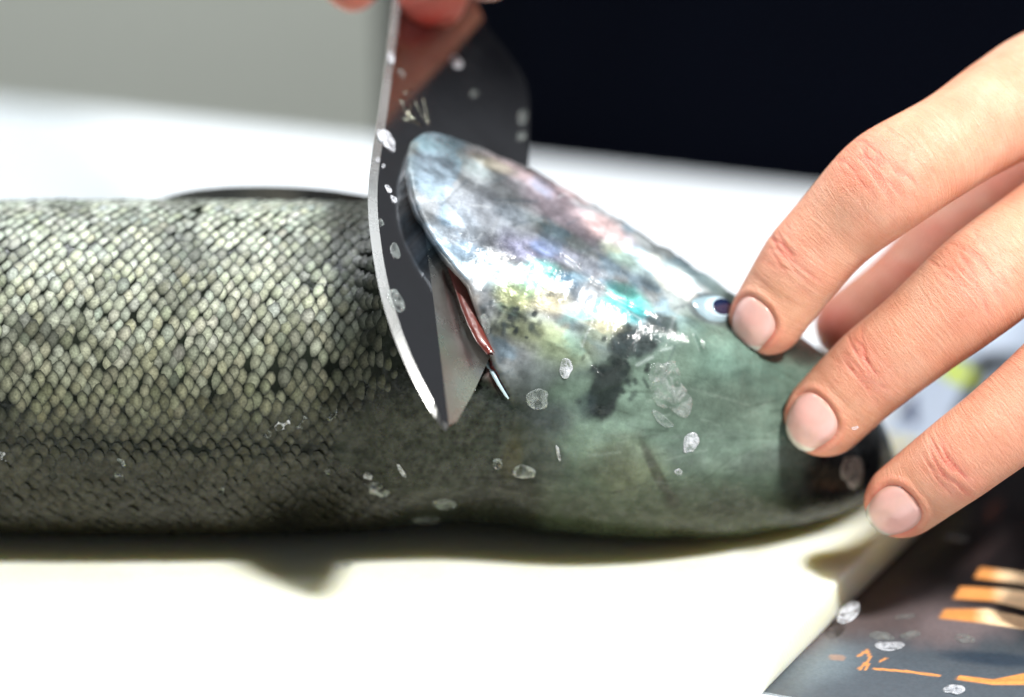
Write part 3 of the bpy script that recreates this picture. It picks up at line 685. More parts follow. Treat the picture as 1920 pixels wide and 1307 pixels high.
# ------------------------------------------------------------------ knife
kf = empty('knife', 'broad pointed kitchen knife cutting down behind the gill cover of the fish', 'knife')
nL = len(LEFT)
def resamp(p, n):
    p = np.array(p, float); s = np.r_[0, np.cumsum(np.hypot(*np.diff(p, axis=0).T))]; t = np.linspace(0, s[-1], n); return np.c_[np.interp(t, s, p[:, 0]), np.interp(t, s, p[:, 1])]
Ls = resamp(LEFT, 60); Ls[1:-1] = np.c_[sm(Ls[:, 0], 5), sm(Ls[:, 1], 5)][1:-1]
dL = np.gradient(Ls, axis=0); dL /= np.linalg.norm(dL, axis=1)[:, None]; nLn = np.c_[-dL[:, 1], dL[:, 0]]     # to the right
if nLn[20, 0] < 0: nLn = -nLn
ins = np.interp(np.arange(60), [0, 4, 15, 40, 59], [0, 9, 15, 14, 10]); Is = Ls + nLn * ins[:, None]
Is[0] = (838, 800)
Rs = resamp(RIGHT, 50)
pl = lambda q: at_plane(q[:, 0], q[:, 1], cen, kn)
Lp, Ip, Rp = pl(Ls), pl(Is), pl(Rs); hth = .07
# flat of the blade (front, back and spine)
Fr = np.r_[Ip, Rp]; nn = len(Fr); loop2 = [tuple(q) for q in np.r_[Is, Rs]]
cr0, cr1 = np.array([792., 430.]), np.array([838., 797.])
def right_of(q): d = cr1 - cr0; d = d / np.hypot(*d); return (q[..., 0] - cr0[0]) * d[1] - (q[..., 1] - cr0[1]) * d[0]
def bend(q):                                           # fold along the crease, added so the tip shows the head's reflection
    yv = q[..., 1]; xc = cr0[0] + (yv - cr0[1]) * (cr1 - cr0)[0] / (cr1 - cr0)[1]
    xe = np.interp(yv, [400, 500, 560, 610, 668, 738, 797], [870, 885, 900, 910, 917, 885, 845]); xl = np.interp(yv, [430, 510, 605, 697, 780, 797], [706, 718, 742, 780, 826, 834])
    t = (q[..., 0] - xc); a_ = sstep(410, 560, yv)
    return -.46 * a_ * np.clip(t, 0, np.maximum(xe - xc, 1) + 20) / 83.
def toward(P, a_): r = P - CAM; r = r / np.linalg.norm(r, axis=-1)[..., None]; return P - r * np.asarray(a_)[..., None]
gq = np.stack(np.meshgrid(np.arange(700, 985, 9.), np.arange(-36, 800, 9.)), -1).reshape(-1, 2); ok_ = inpoly(gq[:, 0], gq[:, 1], loop2) & (np.abs(right_of(gq)) > 4)
dmin = np.array([np.hypot(*(np.array(loop2) - g).T).min() for g in gq]); gq = gq[ok_ & (dmin > 5)]
crl = cr0 + (cr1 - cr0) * np.linspace(0, .985, 44)[:, None]
p2 = [Vector(q) for q in loop2] + [Vector(q) for q in crl] + [Vector(q) for q in gq]; ncr = nn
vc, ec, fc, *_ = delaunay_2d_cdt(p2, [(i, (i + 1) % nn) for i in range(nn)] + [(nn + i, nn + i + 1) for i in range(43)], [], 1, 1e-6)
vq = np.array([tuple(v) for v in vc]); pc = toward(pl(vq), bend(vq)); m_ = len(pc); Rp = toward(Rp, bend(Rs)); Ip = toward(Ip, bend(Is))
Vk = np.r_[pc + kn * hth, pc - kn * hth]; Fk = [list(f) for f in fc] + [[i + m_ for i in f][::-1] for f in fc]
Vk = np.r_[Vk, Rp + kn * hth, Rp - kn * hth]; k0 = 2 * m_; Fk += [[k0 + i, k0 + i + 1, k0 + 50 + i + 1, k0 + 50 + i] for i in range(49)]
bl = link('blade', Vk, Fk, m_blade, kf, smooth=False); bl.data.materials.append(mk_steel('tip_reflection_steel', (.62, .64, .63), .22))  # lighter steel right of the crease stands for the fish head's reflection
if len(bl.data.polygons) == len(Fk):
    for f_, g_ in zip(bl.data.polygons, Fk):
        c_ = vq[[i % m_ for i in g_]].mean(0) if max(g_) < 2 * m_ else np.array([0, 0.])
        if c_[1] > 430 and right_of(c_) > 0: f_.material_index = 1
else: print('blade faces differ')
Vb = np.r_[Lp, Ip + kn * hth, Ip - kn * hth]; Fb = [[i, i + 1, 61 + i, 60 + i] for i in range(59)] + [[i, 120 + i, 121 + i, i + 1] for i in range(59)]
link('cutting_edge', Vb, Fb, m_edge, kf, smooth=False)
KV = [Vector(v) for v in Vk[:m_]]; bvh_k = BVHTree.FromPolygons(KV, [list(f) for f in fc])
# faint engraved mark on the blade
for seg in ([(748, 188), (756, 210), (782, 236)], [(776, 196), (792, 226)], [(756, 178), (770, 172)], [(790, 186), (800, 236)], [(752, 226), (790, 240)], [(768, 200), (760, 232)]):
    s_ = resamp(seg, 6); Pp = pl(s_) + kn * (hth + .004); V, F = tube(Pp, .022, 6, .2, kn); link('engraved_mark', V, F, m_etch, kf)
top = pl(np.array([(790., -20.), (800., -60.), (815., -130.), (835., -260.), (850., -420.), (860., -560.), (862., -600.)]))
V, F = tube(top, [.75, .9, 1.0, 1.15, 1.2, 1.15, .8], 24, .7, kn); link('handle', V, F, m_handle, kf)

# ------------------------------------------------------------------ person
def crs(pts, n):                                       # catmull-rom
    p = np.asarray(pts, float); p = np.r_[[2 * p[0] - p[1]], p, [2 * p[-1] - p[-2]]]; out = []
    m = len(p) - 3
    for t in np.linspace(0, m - 1e-6, n):
        i = int(t); u = t - i; a, b_, c, d = p[i:i + 4]
        out.append(.5 * ((2 * b_) + (-a + c) * u + (2 * a - 5 * b_ + 4 * c - d) * u * u + (-a + 3 * b_ - 3 * c + d) * u**3))
    return np.array(out)
class Finger:
    """nodes: (px, py, w, radius_cm); dorsal in view frame (right, up, towards camera); joints: arclength of the creases"""
    def __init__(s, nodes, dorsal, nail=None, joints=(), blush=1., ext=()):
        q = crs([list(at_w(a, b_, w_)) + [r] for a, b_, w_, r in list(nodes) + list(ext)], 260); s.p = q[:, :3]; s.r = q[:, 3]
        s.s = np.r_[0, np.cumsum(np.linalg.norm(np.diff(s.p, axis=0), axis=1))]
        tgt = np.gradient(s.p, axis=0); s.a = tgt / np.linalg.norm(tgt, axis=1)[:, None]
        dv = dorsal[0] * R_ + dorsal[1] * U_ - dorsal[2] * F_; dd = dv[None] - s.a * (s.a @ dv)[:, None]; s.d = dd / np.linalg.norm(dd, axis=1)[:, None]; s.l = np.cross(s.a, s.d)
        r0 = s.r[0]; L = r0 * 1.15; t = np.clip(s.s / L, 0, 1); s.rr = s.r * np.sqrt(np.clip(1 - (1 - t)**2.3, 1e-4, 1)); s.nail = nail; s.joints = joints; s.blush = blush
    def tubeVF(s, n=40):
        V = []
        for k in range(len(s.p)):
            for j in range(n):
                t = 2 * math.pi * j / n; V.append(s.pt(k, t))
        m = len(s.p); F = [[i * n + j, i * n + (j + 1) % n, (i + 1) * n + (j + 1) % n, (i + 1) * n + j] for i in range(m - 1) for j in range(n)]
        return V, F + [list(range(n))[::-1], list(range((m - 1) * n, m * n))]
    def sec(s, k, t):                                   # radial distance, flattened under the nail, padded below
        c = math.cos(t); f = 1 - .05 * max(0, c)**2 * (1 if s.s[k] < 1.6 else .4) + .03 * max(0, -c); return s.rr[k] * f
    def pt(s, k, t): return s.p[k] + s.sec(k, t) * (math.cos(t) * s.d[k] * .96 + math.sin(t) * s.l[k])
    def pts_at(s, sv, t, off=0.):
        k = np.interp(sv, s.s, np.arange(len(s.s))); k0 = int(k); k1 = min(k0 + 1, len(s.s) - 1); f = k - k0
        pa = s.pt(k0, t) * (1 - f) + s.pt(k1, t) * f; dirn = math.cos(t) * s.d[k0] + math.sin(t) * s.l[k0] - s.a[k0] * (.55 * (1 - min(1, sv / .75))); dirn /= np.linalg.norm(dirn); return pa + dirn * off
def remesh(VF, vox, sm_it=2):
    V, F = [], []
    for v, f in VF: o0 = len(V); V += list(v); F += [[i + o0 for i in g] for g in f]
    me = bpy.data.meshes.new('tmp'); me.from_pydata([tuple(v) for v in V], [], F); me.update()
    o = bpy.data.objects.new('tmp', me); COL.objects.link(o); md = o.modifiers.new('r', 'REMESH'); md.mode = 'VOXEL'; md.voxel_size = vox; md.adaptivity = 0
    m2 = o.modifiers.new('s', 'SMOOTH'); m2.factor = .5; m2.iterations = sm_it
    dg = bpy.context.evaluated_depsgraph_get(); ev = o.evaluated_get(dg).to_mesh(); n = len(ev.vertices); co = np.empty(n * 3); ev.vertices.foreach_get('co', co); nr_ = np.empty(n * 3); ev.vertices.foreach_get('normal', nr_)
    nf = len(ev.polygons); lv = np.empty(nf * 4, np.int32); ok = all(len(p.vertices) == 4 for p in list(ev.polygons)[:50])
    ev.loops.foreach_get('vertex_index', lv) if len(ev.loops) == nf * 4 else None
    fcs = lv.reshape(-1, 4).copy(); o.evaluated_get(dg).to_mesh_clear(); bpy.data.objects.remove(o); bpy.data.meshes.remove(me)
    return co.reshape(-1, 3), nr_.reshape(-1, 3), fcs
SK = np.array([.66, .325, .212]); SKR = np.array([.70, .19, .14]); SKY = np.array([.62, .38, .24])
def detail(co, nr_, fingers, amp=1.):
    """creases, nail folds and colour, from the nearest finger's own coordinates"""
    n = len(co); best = np.full(n, 1e9); S = np.zeros(n); PH = np.zeros(n); FI = np.zeros(n, int); LT = np.zeros(n); RR = np.ones(n)
    for fi, f in enumerate(fingers):
        for c0 in range(0, n, 40000):
            c = co[c0:c0 + 40000]; sub = slice(None, None, 2); d2 = ((c[:, None, :] - f.p[None, sub, :])**2).sum(-1) - (f.rr[None, sub]**2) * .5
            k = d2.argmin(1) * 2; dist = np.linalg.norm(c - f.p[k], axis=1) / np.maximum(f.r[k], .01)
            m = dist < best[c0:c0 + 40000]; v = c - f.p[k]; g = np.arange(c0, min(c0 + 40000, n))[m]
            best[g] = dist[m]; ax = (v * f.a[k]).sum(1); S[g] = (f.s[k] + ax)[m]; pdx = (v * f.d[k]).sum(1); plx = (v * f.l[k]).sum(1); PH[g] = np.arctan2(plx, pdx)[m]; FI[g] = fi; LT[g] = plx[m]; RR[g] = f.r[k][m]
    near = sstep(1.6, 1.15, best); dsp = np.zeros(n); colr = np.tile(SK, (n, 1)).astype(float)
    red = np.zeros(n); yel = np.zeros(n)
    for fi, f in enumerate(fingers):
        m = (FI == fi); s_, ph, lt = S[m], PH[m], LT[m]; dmask = sstep(1.7, .9, np.abs(ph)) * near[m]; dd = np.zeros(m.sum()); rd = np.zeros(m.sum()); yl = np.zeros(m.sum())
        for ji, (js, wd, dp) in enumerate(f.joints):
            rd += .38 * np.exp(-((s_ - js) / (wd * 1.0))**2) * sstep(1.5, .4, np.abs(ph)); dd += .035 * np.exp(-((s_ - js) / wd)**2) * dmask
            for q, off in enumerate(np.linspace(-wd * 1.25, wd * 1.25, 10)):
                o_ = js + off * .62 + .05 * math.sin(q * 5.1 + fi); cur = (.20 * off / wd + .10 * math.sin(q * 3.3)) * (lt**2) * 1.3
                lw = np.clip(1.0 - abs(off) / wd * .6, .2, 1) * (.6 + .4 * math.sin(q * 2.7 + fi * 2)**2)
                dl = s_ - o_ - cur + .12 * (vnoise(lt * 3.0 + q * 7, s_ * 1.5 + fi * 5) - .5)
                ln = np.exp(-(dl / .034)**2) * sstep(.9, .45, np.abs(lt + .25 * math.sin(q * 4.0))) * dmask * lw * sstep(.25, .5, vnoise(lt * 2.4 + q * 3.1, s_ * .5 + q))
                dd -= dp * ln * 1.15; rd += .7 * ln
        if f.nail:
            s0, s1, hw = f.nail; mids = (s0 + s1) / 2; u = (s_ - mids) / ((s1 - s0) / 2); v = ph / hw
            k = np.where(u > 0, (np.abs(u)**2.1 + np.abs(v)**2.1)**(1 / 2.1), np.maximum(np.abs(u) * .98, np.abs(v)))
            rimm = np.exp(-((k - 1.0) / .09)**2) * (np.abs(ph) < 1.9); fold = np.exp(-((k - 1.22) / .13)**2) * sstep(-1.1, -.4, u) * (np.abs(ph) < 2.1)
            dd += .030 * fold * near[m] - .035 * rimm - .03 * sstep(1.0, .9, k); rd += 1.1 * rimm * sstep(-1.3, -.2, u) + .35 * fold
            yl += .8 * sstep(2.6, 1.4, s_) * sstep(.6, 1.3, s_) * sstep(.0, .8, lt + .3) 
        rd += f.blush * .55 * sstep(1.1, .0, s_) + f.blush * .45 * sstep(1.0, 2.2, np.abs(ph))
        dsp[m] = dd * amp; red[m] = rd; yel[m] = yl
    tip = np.clip(red, 0, 1.15)[:, None] * .8; colr = colr * (1 - np.clip(tip, 0, 1)) + SKR * np.clip(tip, 0, 1)
    y_ = np.clip(yel, 0, 1)[:, None] * .35; colr = colr * (1 - y_) + SKY * y_
    pale = np.clip(fbm(co[:, 0] * 1.2, co[:, 1] * 1.2, co[:, 2] * 1.2, 3) - .45, 0, .3)[:, None] * 1.4; colr = colr * (1 - pale) + np.array([.68, .44, .32]) * pale
    lm = np.minimum(1, near)[:, None]
    return co + nr_ * (dsp * 1.)[:, None], colr, np.c_[S * lm[:, 0], LT * lm[:, 0], FI * 7.0]
def nail_mesh(f, parent, label=None):
    s0, s1, hw = f.nail; nu_, nv = 30, 25; V, K = [], []
    for i in range(nu_):
        u = -1 + 2 * i / (nu_ - 1)
        for j in range(nv):
            v = -1 + 2 * j / (nv - 1)
            if u > 0: vmax = (1 - min(1, u)**2.1)**(1 / 2.1); vv = v * vmax
            else: vv = v * (1 - .05 * u * u)
            ph = vv * hw * .98; edge = min(1 - abs(v), 1.) 
            fr = .10 * (1 - (vv)**2) if u < -.8 else 0
            ss_ = (s0 + s1) / 2 + u * (s1 - s0) / 2 - (.10 * (1 - vv * vv) * sstep(0., -1., u)); ss_ = max(ss_, .04)
            off = .004 + .016 * (1 - v * v) - .03 * float(sstep(.80, 1., u)) - .03 * abs(v)**6; V.append(f.pts_at(ss_, ph, off))
            c = np.array([.84, .42, .37]) + .08 * sstep(-.2, .9, u) * np.array([.1, .5, .5]); c = c * (1 - .12 * abs(v)**3)
            ed = max(float(sstep(.72, 1., abs(v))), float(sstep(.70, 1., u))) * .75; c = c * (1 - ed) + np.array([.58, .28, .20]) * ed
            fe = sstep(-.68, -.84, u - .10 * v * v); c = c * (1 - fe) + np.array([.86, .74, .62]) * fe; K.append(c)
    V = np.array(V); nb_ = V.copy(); 
    kk = len(V); ii = np.arange(kk).reshape(nu_, nv); fr = np.c_[ii[:-1, :-1].ravel(), ii[1:, :-1].ravel(), ii[1:, 1:].ravel(), ii[:-1, 1:].ravel()]
    nrm_ = np.cross(V[ii[0, 1]] - V[ii[0, 0]], V[ii[1, 0]] - V[ii[0, 0]]); cdir = -F_ * .05
    bk = V + (f.p[10] - V.mean(0)) * .06; e1 = np.c_[ii[0, :-1], ii[0, 1:], ii[0, 1:] + kk, ii[0, :-1] + kk]
    return link('fingernail', np.r_[V, bk], np.r_[fr, fr[:, ::-1] + kk, e1], m_nail, parent, attrs={'col': np.r_[K, K]})

person = empty('person', 'person in dark navy clothes behind the table, holding the fish head and a knife', 'person')
def wsurf(a, b_):
    P0, _ = hit(a, b_); return wof(P0)
w_i = wsurf(1410, 640); w_m = wsurf(1520, 800); print('surface w', w_i, w_m, 'eye', wsurf(1340, 578), 'body', wsurf(400, 700))
LH = [
 Finger([(1402, 656, w_i - .25, .74), (1428, 612, w_i - .05, .82), (1494, 512, w_i + .35, .92), (1567, 427, w_i + .7, .98), (1664, 340, w_i + 1.1, 1.13), (1790, 262, w_i + .6, 1.10), (1890, 200, w_i - .2, 1.22), (1985, 150, w_i - 1.0, 1.30), (2180, 100, -1.6, 1.45), (2400, 70, -3.4, 1.7), (2650, 50, -5.2, 1.8)],
        (-.38, .22, .90), (.22, 1.24, .76), [(2.35, .42, .030), (4.75, .60, .034)], .7),
 Finger([(1496, 832, w_m + .1, .78), (1532, 795, w_m + .35, .88), (1625, 705, w_m + .75, .96), (1720, 628, w_m + 1.15, 1.02), (1852, 520, w_m + 1.3, 1.16), (2000, 400, w_m + .6, 1.12), (2130, 290, w_m - .6, 1.30), (2290, 200, -1.6, 1.5), (2450, 130, -3.6, 1.7), (2650, 70, -5.2, 1.8)],
        (-.30, .16, .95), (.22, 1.28, .78), [(2.45, .45, .030), (5.20, .62, .034)], .7),
 Finger([(1644, 975, 2.0, .77), (1684, 945, 2.4, .82), (1800, 858, 3.2, .91), (1890, 790, 3.5, .96), (2010, 690, 3.4, 1.08), (2120, 560, 2.2, 1.08), (2230, 440, .8, 1.25), (2370, 290, -1.4, 1.45), (2510, 170, -3.6, 1.6), (2660, 90, -5.2, 1.7)],
        (-.12, -.05, .97), (.24, 1.38, .75), [(2.30, .42, .028), (5.0, .55, .03)], 1.0),
 Finger([(1990, 1090, 2.2, .66), (2030, 1050, 2.4, .72), (2110, 960, 2.6, .80), (2180, 870, 2.4, .85), (2260, 760, 1.8, .95), (2320, 620, .4, 1.15), (2420, 440, -1.2, 1.4), (2540, 240, -3.6, 1.5), (2670, 110, -5.2, 1.6)],
        (.1, .0, .97), (.10, 1.1, .85), [(1.8, .35, .02), (3.8, .5, .03)], .8),
 Finger([(1545, 655, -2.0, .78), (1590, 615, -2.1, .84), (1690, 540, -2.4, .92), (1780, 455, -2.8, 1.0), (1880, 380, -3.2, 1.05), (2020, 300, -3.6, 1.2), (2200, 220, -3.8, 1.6), (2420, 120, -4.8, 1.9), (2650, 60, -5.6, 1.9)],
        (.25, .2, -.9), (.10, 1.3, .95), [(2.4, .4, .02)], 1.2)]
def ball(P, r, n=16):
    V, F = tube([P + np.array([0, 0, z]) for z in np.linspace(-.99, .99, n) * r], [max(.02, math.sqrt(max(0, r * r - (z * r)**2))) for z in np.linspace(-.99, .99, n)], 20, 1., (1, 0, 0)); return V, F
VF = [f.tubeVF() for f in LH]
wr_ = at_w(2620, 60, -5.0); kn_ = [at_w(*[np.float64(t) for t in q]) for q in ((1985, 150, w_i - 1.), (2130, 290, w_m - .6), (2230, 440, .8), (2320, 620, .4))]
for a, b_ in ((0, 1), (1, 2), (2, 3)):                                # webs between the knuckles
    c = [kn_[a], (kn_[a] + kn_[b_]) / 2 - F_ * -.3, kn_[b_]]; VF.append(tube(crs(c, 8), 1.15, 20))
elb = np.array([44., 34., 20.]); sh = np.array([36., 46., 42.]); arm1 = tube(crs([wr_ - (elb - wr_) * .06, wr_, wr_ * .6 + elb * .4, elb], 14), np.linspace(2.4, 4.0, 14), 28, .85)
co, nr_, fcs = remesh(VF, .05, 3); print('left hand verts', len(co))
co, colr, fc = detail(co, nr_, LH)
# the other hand, pinching the blade's heel below the handle
def kp(a, b_, off): return at_plane(np.float64(a), np.float64(b_), cen, kn) + kn * off
def wk(a, b_, off): return float(wof(kp(a, b_, off)))
RH = [
 Finger([(800, 46, wk(800, 46, .5), .66), (802, 18, wk(802, 18, .8), .82), (822, -40, wk(822, -40, 1.1), .84), (860, -110, wk(860, -110, 1.3), .9), (880, -190, .0, 1.0), (870, -290, -2.4, 1.2)], (.2, -.5, -.7), None, [(1.2, .3, .02), (2.6, .4, .02)], 2.2),
 Finger([(694, -6, wk(700, 0, -.9), .62), (670, -30, wk(690, -30, -1.1), .75), (640, -90, wk(690, -90, -1.4), .85), (680, -180, wk(690, -180, -1.6), 1.0), (800, -260, wk(800, -260, -1.7), 1.2)], (-.3, .3, -.8), None, [(2.2, .4, .02)], 2.0),
 Finger([(884, -40, wk(884, -40, .9), .60), (912, -64, wk(900, -50, 1.3), .8), (930, -110, 1.0, .9), (930, -190, .0, 1.0), (890, -300, -2.4, 1.2)], (.4, .2, .8), None, [(2.2, .4, .02)], 1.0),
 Finger([(760, -190, wk(760, -190, 1.2), .70), (830, -185, wk(830, -185, 1.6), .8), (905, -235, .8, .9), (925, -300, -1.0, 1.1), (880, -370, -3., 1.2)], (.2, .3, .9), None, [], 1.0),
 Finger([(770, -270, wk(770, -270, 1.2), .65), (850, -270, wk(850, -270, 1.6), .8), (905, -310, .8, .9), (920, -370, -1.0, 1.1), (870, -430, -3., 1.2)], (.2, .3, .9), None, [], 1.0)]
VF = [f.tubeVF() for f in RH]; wr2 = at_w(760, -660, -12.0)
for k, f in enumerate(RH):
    e = f.p[-1]; VF.append(tube(crs([f.p[-10], e, e * .5 + wr2 * .5, wr2 + np.array([(k - 2) * .3, 0, 0])], 12), np.linspace(f.r[-1], 1.8, 12), 22))
elb2 = np.array([-9., 36., 38.]); arm2 = tube(crs([wr2 + (wr2 - elb2) * .06, wr2, wr2 * .6 + elb2 * .4, elb2], 12), np.linspace(2.4, 4.0, 12), 24, .85)
co2, nr2, fcs2 = remesh(VF, .09, 3); print('right hand verts', len(co2))
co2, colr2, fc2 = detail(co2, nr2, RH, .8)
gx = np.exp(-((co2 - RH[0].p[12]) ** 2).sum(1) / .55)[:, None]; colr2 = colr2 * (1 - gx) + np.array([.50, .055, .035]) * gx
aV = []; aF = []
for V, F in (arm1, arm2):
    o0 = len(co) + len(co2) + len(aV); aV += V; aF += [[i + o0 for i in f] for f in F if len(f) == 4]
hb = link('body', np.r_[co, co2, aV], np.r_[fcs, fcs2 + len(co), aF].astype(int), m_hand, person, attrs={'col': np.clip(np.r_[colr, colr2, np.tile(SK, (len(aV), 1))], 0, 1), 'fc': np.r_[fc, fc2, np.zeros((len(aV), 3))]})
for f in LH: nail_mesh(f, person)

# clothing: a torso standing against the far table edge
pc_ = at_z(np.float64(704), np.float64(240), ZT); bfront = b_far + .6; cA = pc_ @ A + 18.6; cB = bfront + 11
nz, nt = 120, 150; Vt = []
for i in range(nz):
    z = -60 + 125 * i / (nz - 1); sw = 1 - .25 * sstep(48, 66, z)
    for j in range(nt):
        t = 2 * math.pi * j / nt; rx, ry = 22 * sw, 11 * sw; c, s_ = math.cos(t), math.sin(t); e = 2.6
        u = rx * math.copysign(abs(c)**(2 / e), c); v = ry * math.copysign(abs(s_)**(2 / e), s_)
        fo = 1 + .05 * (float(fbm(np.array(t * 4.), np.array(z * .04), 1., 3)) - .5) * 1.6; Vt.append((cA + u * fo) * A + (cB + v * fo) * B + np.array([0, 0, z]))
ii = np.arange(nz * nt).reshape(nz, nt); jn = (np.arange(nt) + 1) % nt
Ft = np.stack([ii[:-1], ii[:-1][:, jn], ii[1:][:, jn], ii[1:]], -1).reshape(-1, 4).tolist() + [ii[-1].tolist(), ii[0].tolist()[::-1]]
link('shirt', Vt, Ft, m_cloth, person)
for a, b_, s3 in ((wr_, elb, sh), (wr2, elb2, np.array([0., 52., 58.]))):
    c = crs([a * .90 + b_ * .10, b_, (b_ + s3) / 2, s3], 24); V, F = tube(c, np.linspace(3.6, 6.8, 24) + .25 * np.sin(np.arange(24) * 1.7), 28); link('sleeve', V, F, m_cloth, person)

# ------------------------------------------------------------------ loose scales and flakes
def flake(a, b_, rx, ry, ang, where, label, mat=None, curl=.16, lift=.010, rag=.2, cat='fish scale', group='loose scales and wet flakes', plane=None, name='loose_scale'):
    if where == 'fish': P0, n0 = hit(a, b_)
    elif where == 'knife': P0 = at_plane(np.float64(a), np.float64(b_), cen, kn) + kn * hth; n0 = kn
    elif where == 'board': P0 = at_z(np.float64(a), np.float64(b_), 0.); n0 = np.array([0, 0, 1.])
    else: P0 = at_z(np.float64(a), np.float64(b_), plane); n0 = np.array([0, 0, 1.])
    if P0 is None: return
    sd_ = a * .37 + b_ * .11; na_, nr0 = 22, 4; V = [P0 + n0 * (lift + .02)]; rimv = [.0]; c, s = math.cos(math.radians(ang)), math.sin(math.radians(ang))
    for r in range(1, nr0 + 1):
        for k in range(na_):
            t = 2 * math.pi * k / na_; fr = r / nr0; rg = 1 + rag * 2 * (float(vnoise(np.array(math.cos(t) * 1.6 + sd_), np.array(math.sin(t) * 1.6 - sd_))) - .5)
            u = rx * fr * rg * math.cos(t); v = ry * fr * rg * math.sin(t); q = at_plane(a + u * c - v * s, b_ + u * s + v * c, P0, n0)
            if where == 'fish':
                h_, _ = hit(a + u * c - v * s, b_ + u * s + v * c)
                if h_ is not None and abs(wof(h_) - wof(P0)) < .5: q = h_
            cu = curl * .12 * fr**2 * (math.cos(t - .6) * .5 + .5); V.append(q + n0 * (lift + cu + .02 * (float(vnoise(np.array(u * .12 + sd_), np.array(v * .12))) - .5))); rimv.append(.0 if mat is m_film else (.26 if r == nr0 else 0.))
    F = [[0, 1 + k, 1 + (k + 1) % na_] for k in range(na_)]
    for r in range(nr0 - 1):
        o0 = 1 + r * na_; F += [[o0 + k, o0 + na_ + k, o0 + na_ + (k + 1) % na_, o0 + (k + 1) % na_] for k in range(na_)]
    m = len(V); V2 = [v - n0 * .012 for v in V]; F2 = [[i + m for i in f][::-1] for f in F]; o0 = 1 + (nr0 - 1) * na_
    F3 = [[o0 + k, o0 + k + m, o0 + (k + 1) % na_ + m, o0 + (k + 1) % na_] for k in range(na_)]
    o = link(name, V + V2, F + F2 + F3, mat or m_flake, attrs={'rim': rimv + rimv}); tag(o, label, cat, group); return o
W = m_flake_w
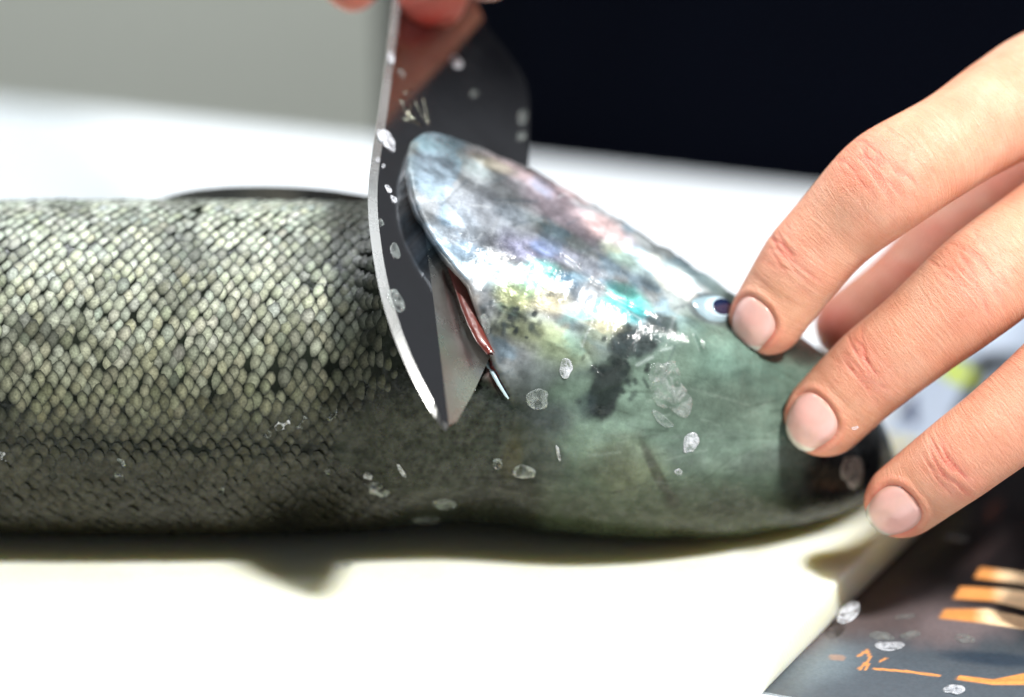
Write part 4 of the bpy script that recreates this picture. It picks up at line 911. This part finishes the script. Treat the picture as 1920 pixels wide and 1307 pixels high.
FL = [
 (556, 787, 22, 13, 10, 'fish', 'large bent translucent scale on the fish back left of the knife tip', None), (532, 796, 16, 9, -25, 'fish', 'small folded scale touching the large bent one on the fish back', W),
 (495, 811, 12, 11, 0, 'fish', 'round clear scale just left of the folded pair on the fish back', None), (622, 768, 11, 20, 15, 'fish', 'upright faint clear scale on the fish side above the folded pair', None),
 (753, 882, 4, 13, -35, 'fish', 'thin white curled sliver on the dark skin below the knife tip', W), (932, 869, 9, 12, -15, 'fish', 'small clear oval scale on the dark neck skin beside a larger round one', None),
 (982, 884, 19, 14, 5, 'fish', 'larger round clear scale on the dark neck skin of the fish', None), (830, 945, 23, 9, 4, 'fish', 'half round pale scale low on the fish belly edge under the knife tip', None),
 (1007, 747, 22, 20, 10, 'fish', 'foamy round whitish flake on the neck right of the gill slit', None), (1047, 848, 3.5, 14, -12, 'fish', 'thin upright white sliver on the neck shadow of the fish', W),
 (1242, 787, 24, 8, 38, 'fish', 'long narrow translucent scale on the fish forehead', None), (1296, 828, 15, 22, 20, 'fish', 'white crumpled flake at the lower end of the long forehead scale', W),
 (1272, 884, 8, 6, 0, 'fish', 'tiny white flake below the crumpled forehead flake', W), (1258, 730, 30, 48, -22, 'fish', 'thin slimy clear film on the fish forehead above the long scale', 'film'),
 (1598, 882, 22, 30, -5, 'fish', 'brownish grey flake on the black snout of the fish', 'grey'), (222, 877, 15, 16, 0, 'fish', 'pale cloudy flake on the dark back ridge near the left edge', None),
 (410, 918, 12, 10, 0, 'fish', 'dull round flake low on the dark scaly back', None), (612, 880, 9, 5, 35, 'fish', 'small tan flake on the back right of the dull round one', None),
 (690, 892, 8, 6, 30, 'fish', 'cream speck of flake on the scaly back left of the curled sliver', W), (700, 915, 26, 12, 20, 'fish', 'ragged clump of wet scales on the lower back below the cream speck', 'film'),
 (3, 860, 9, 14, 0, 'fish', 'white flake on the fish cut off by the left picture edge', W), (902, 605, 16, 20, 0, 'fish', 'cloudy scale stuck right of the red gill slit', 'film'),
 (1062, 690, 12, 18, 5, 'fish', 'shining wet blob of slime on the cheek above the round foamy flake', W),
 (800, 975, 30, 5, -4, 'fish', 'long pale strip of scale along the fish underside near the board', None),
 (723, 262, 11, 24, -38, 'knife', 'largest white scale on the blade, halfway up beside its edge', W), (732, 107, 6, 12, -8, 'knife', 'white scale on the cutting edge near the top of the blade', W),
 (853, 115, 9, 15, -40, 'knife', 'pale scale in the upper middle of the blade below the fingers', W), (888, 176, 7, 7, 0, 'knife', 'small round pale speck on the upper blade left of its back corner', None),
 (979, 220, 8, 14, 0, 'knife', 'pale speck on the back edge of the blade, upper of two', None), (976, 256, 7, 9, 0, 'knife', 'pale speck on the back edge of the blade, lower of two', None),
 (743, 565, 11, 24, -26, 'knife', 'bluish clear scale on the lower dark part of the blade', None), (740, 470, 9, 14, -20, 'knife', 'faint clear scale on the blade above the bluish one', None),
 (714, 417, 4, 7, -15, 'knife', 'tiny golden fleck on the blade close to its edge', None), (728, 355, 3.5, 10, -35, 'knife', 'short white streak of slime on the blade under the largest scale', W), (738, 374, 3.5, 8, -35, 'knife', 'lower white streak of slime on the blade beside the gill cover', W),
 (708, 300, 3.5, 5, 0, 'knife', 'white dot of slime at the blade edge under the largest scale', W), (718, 312, 3, 4, 0, 'knife', 'small white dot on the blade right of the edge dot', W), (752, 138, 4, 10, -35, 'knife', 'dim streak on the upper blade near the engraved mark', None),
 (645, 1061, 23, 6, -10, 'board', 'grey narrow scale lying on the board in the knife shadow', None)]
for a, b_, rx, ry, an, wh, lb, mt_ in FL: flake(a, b_, rx, ry, an, wh, lb, m_film if mt_ == 'film' else m_greyf if mt_ == 'grey' else mt_, rag=.5 if mt_ == 'film' else .22)
zm = ZT + .035
for a, b_, rx, ry, an, lb, mt_ in ((1668, 1212, 30, 9, 0, 'frosty crumpled flake on the magazine, left one near the orange marks', W), (1652, 1194, 24, 7, 8, 'flat clear flake on the magazine behind the frosty crumpled one', None),
    (1706, 1192, 18, 7, -8, 'thin curved clear flake on the magazine right of the crumpled one', None), (1808, 1198, 18, 8, 8, 'clear ringed drop on the magazine below the orange bands', None),
    (1790, 1294, 22, 9, 5, 'thick white flake at the bottom edge of the magazine picture', W), (1792, 1011, 24, 6, 10, 'blurred grey flake on the dark part of the magazine', None), (1697, 1157, 20, 3.5, -3, 'thin bright sliver flake on the dark magazine beside the board', None)):
    flake(a, b_, rx, ry, an, 'mag', lb, mt_, plane=zm)
o = flake(1590, 1152, 24, 16, -40, 'mag', 'pale rounded flake stuck to the side edge of the board', W, plane=-.55, curl=.6)
flake(1603, 804, 7, 3, -5, 'mag', 'tiny white speck on the middle finger', W, plane=float(at_w(np.float64(1603), np.float64(804), w_m + 1.75)[2]))
print('done')
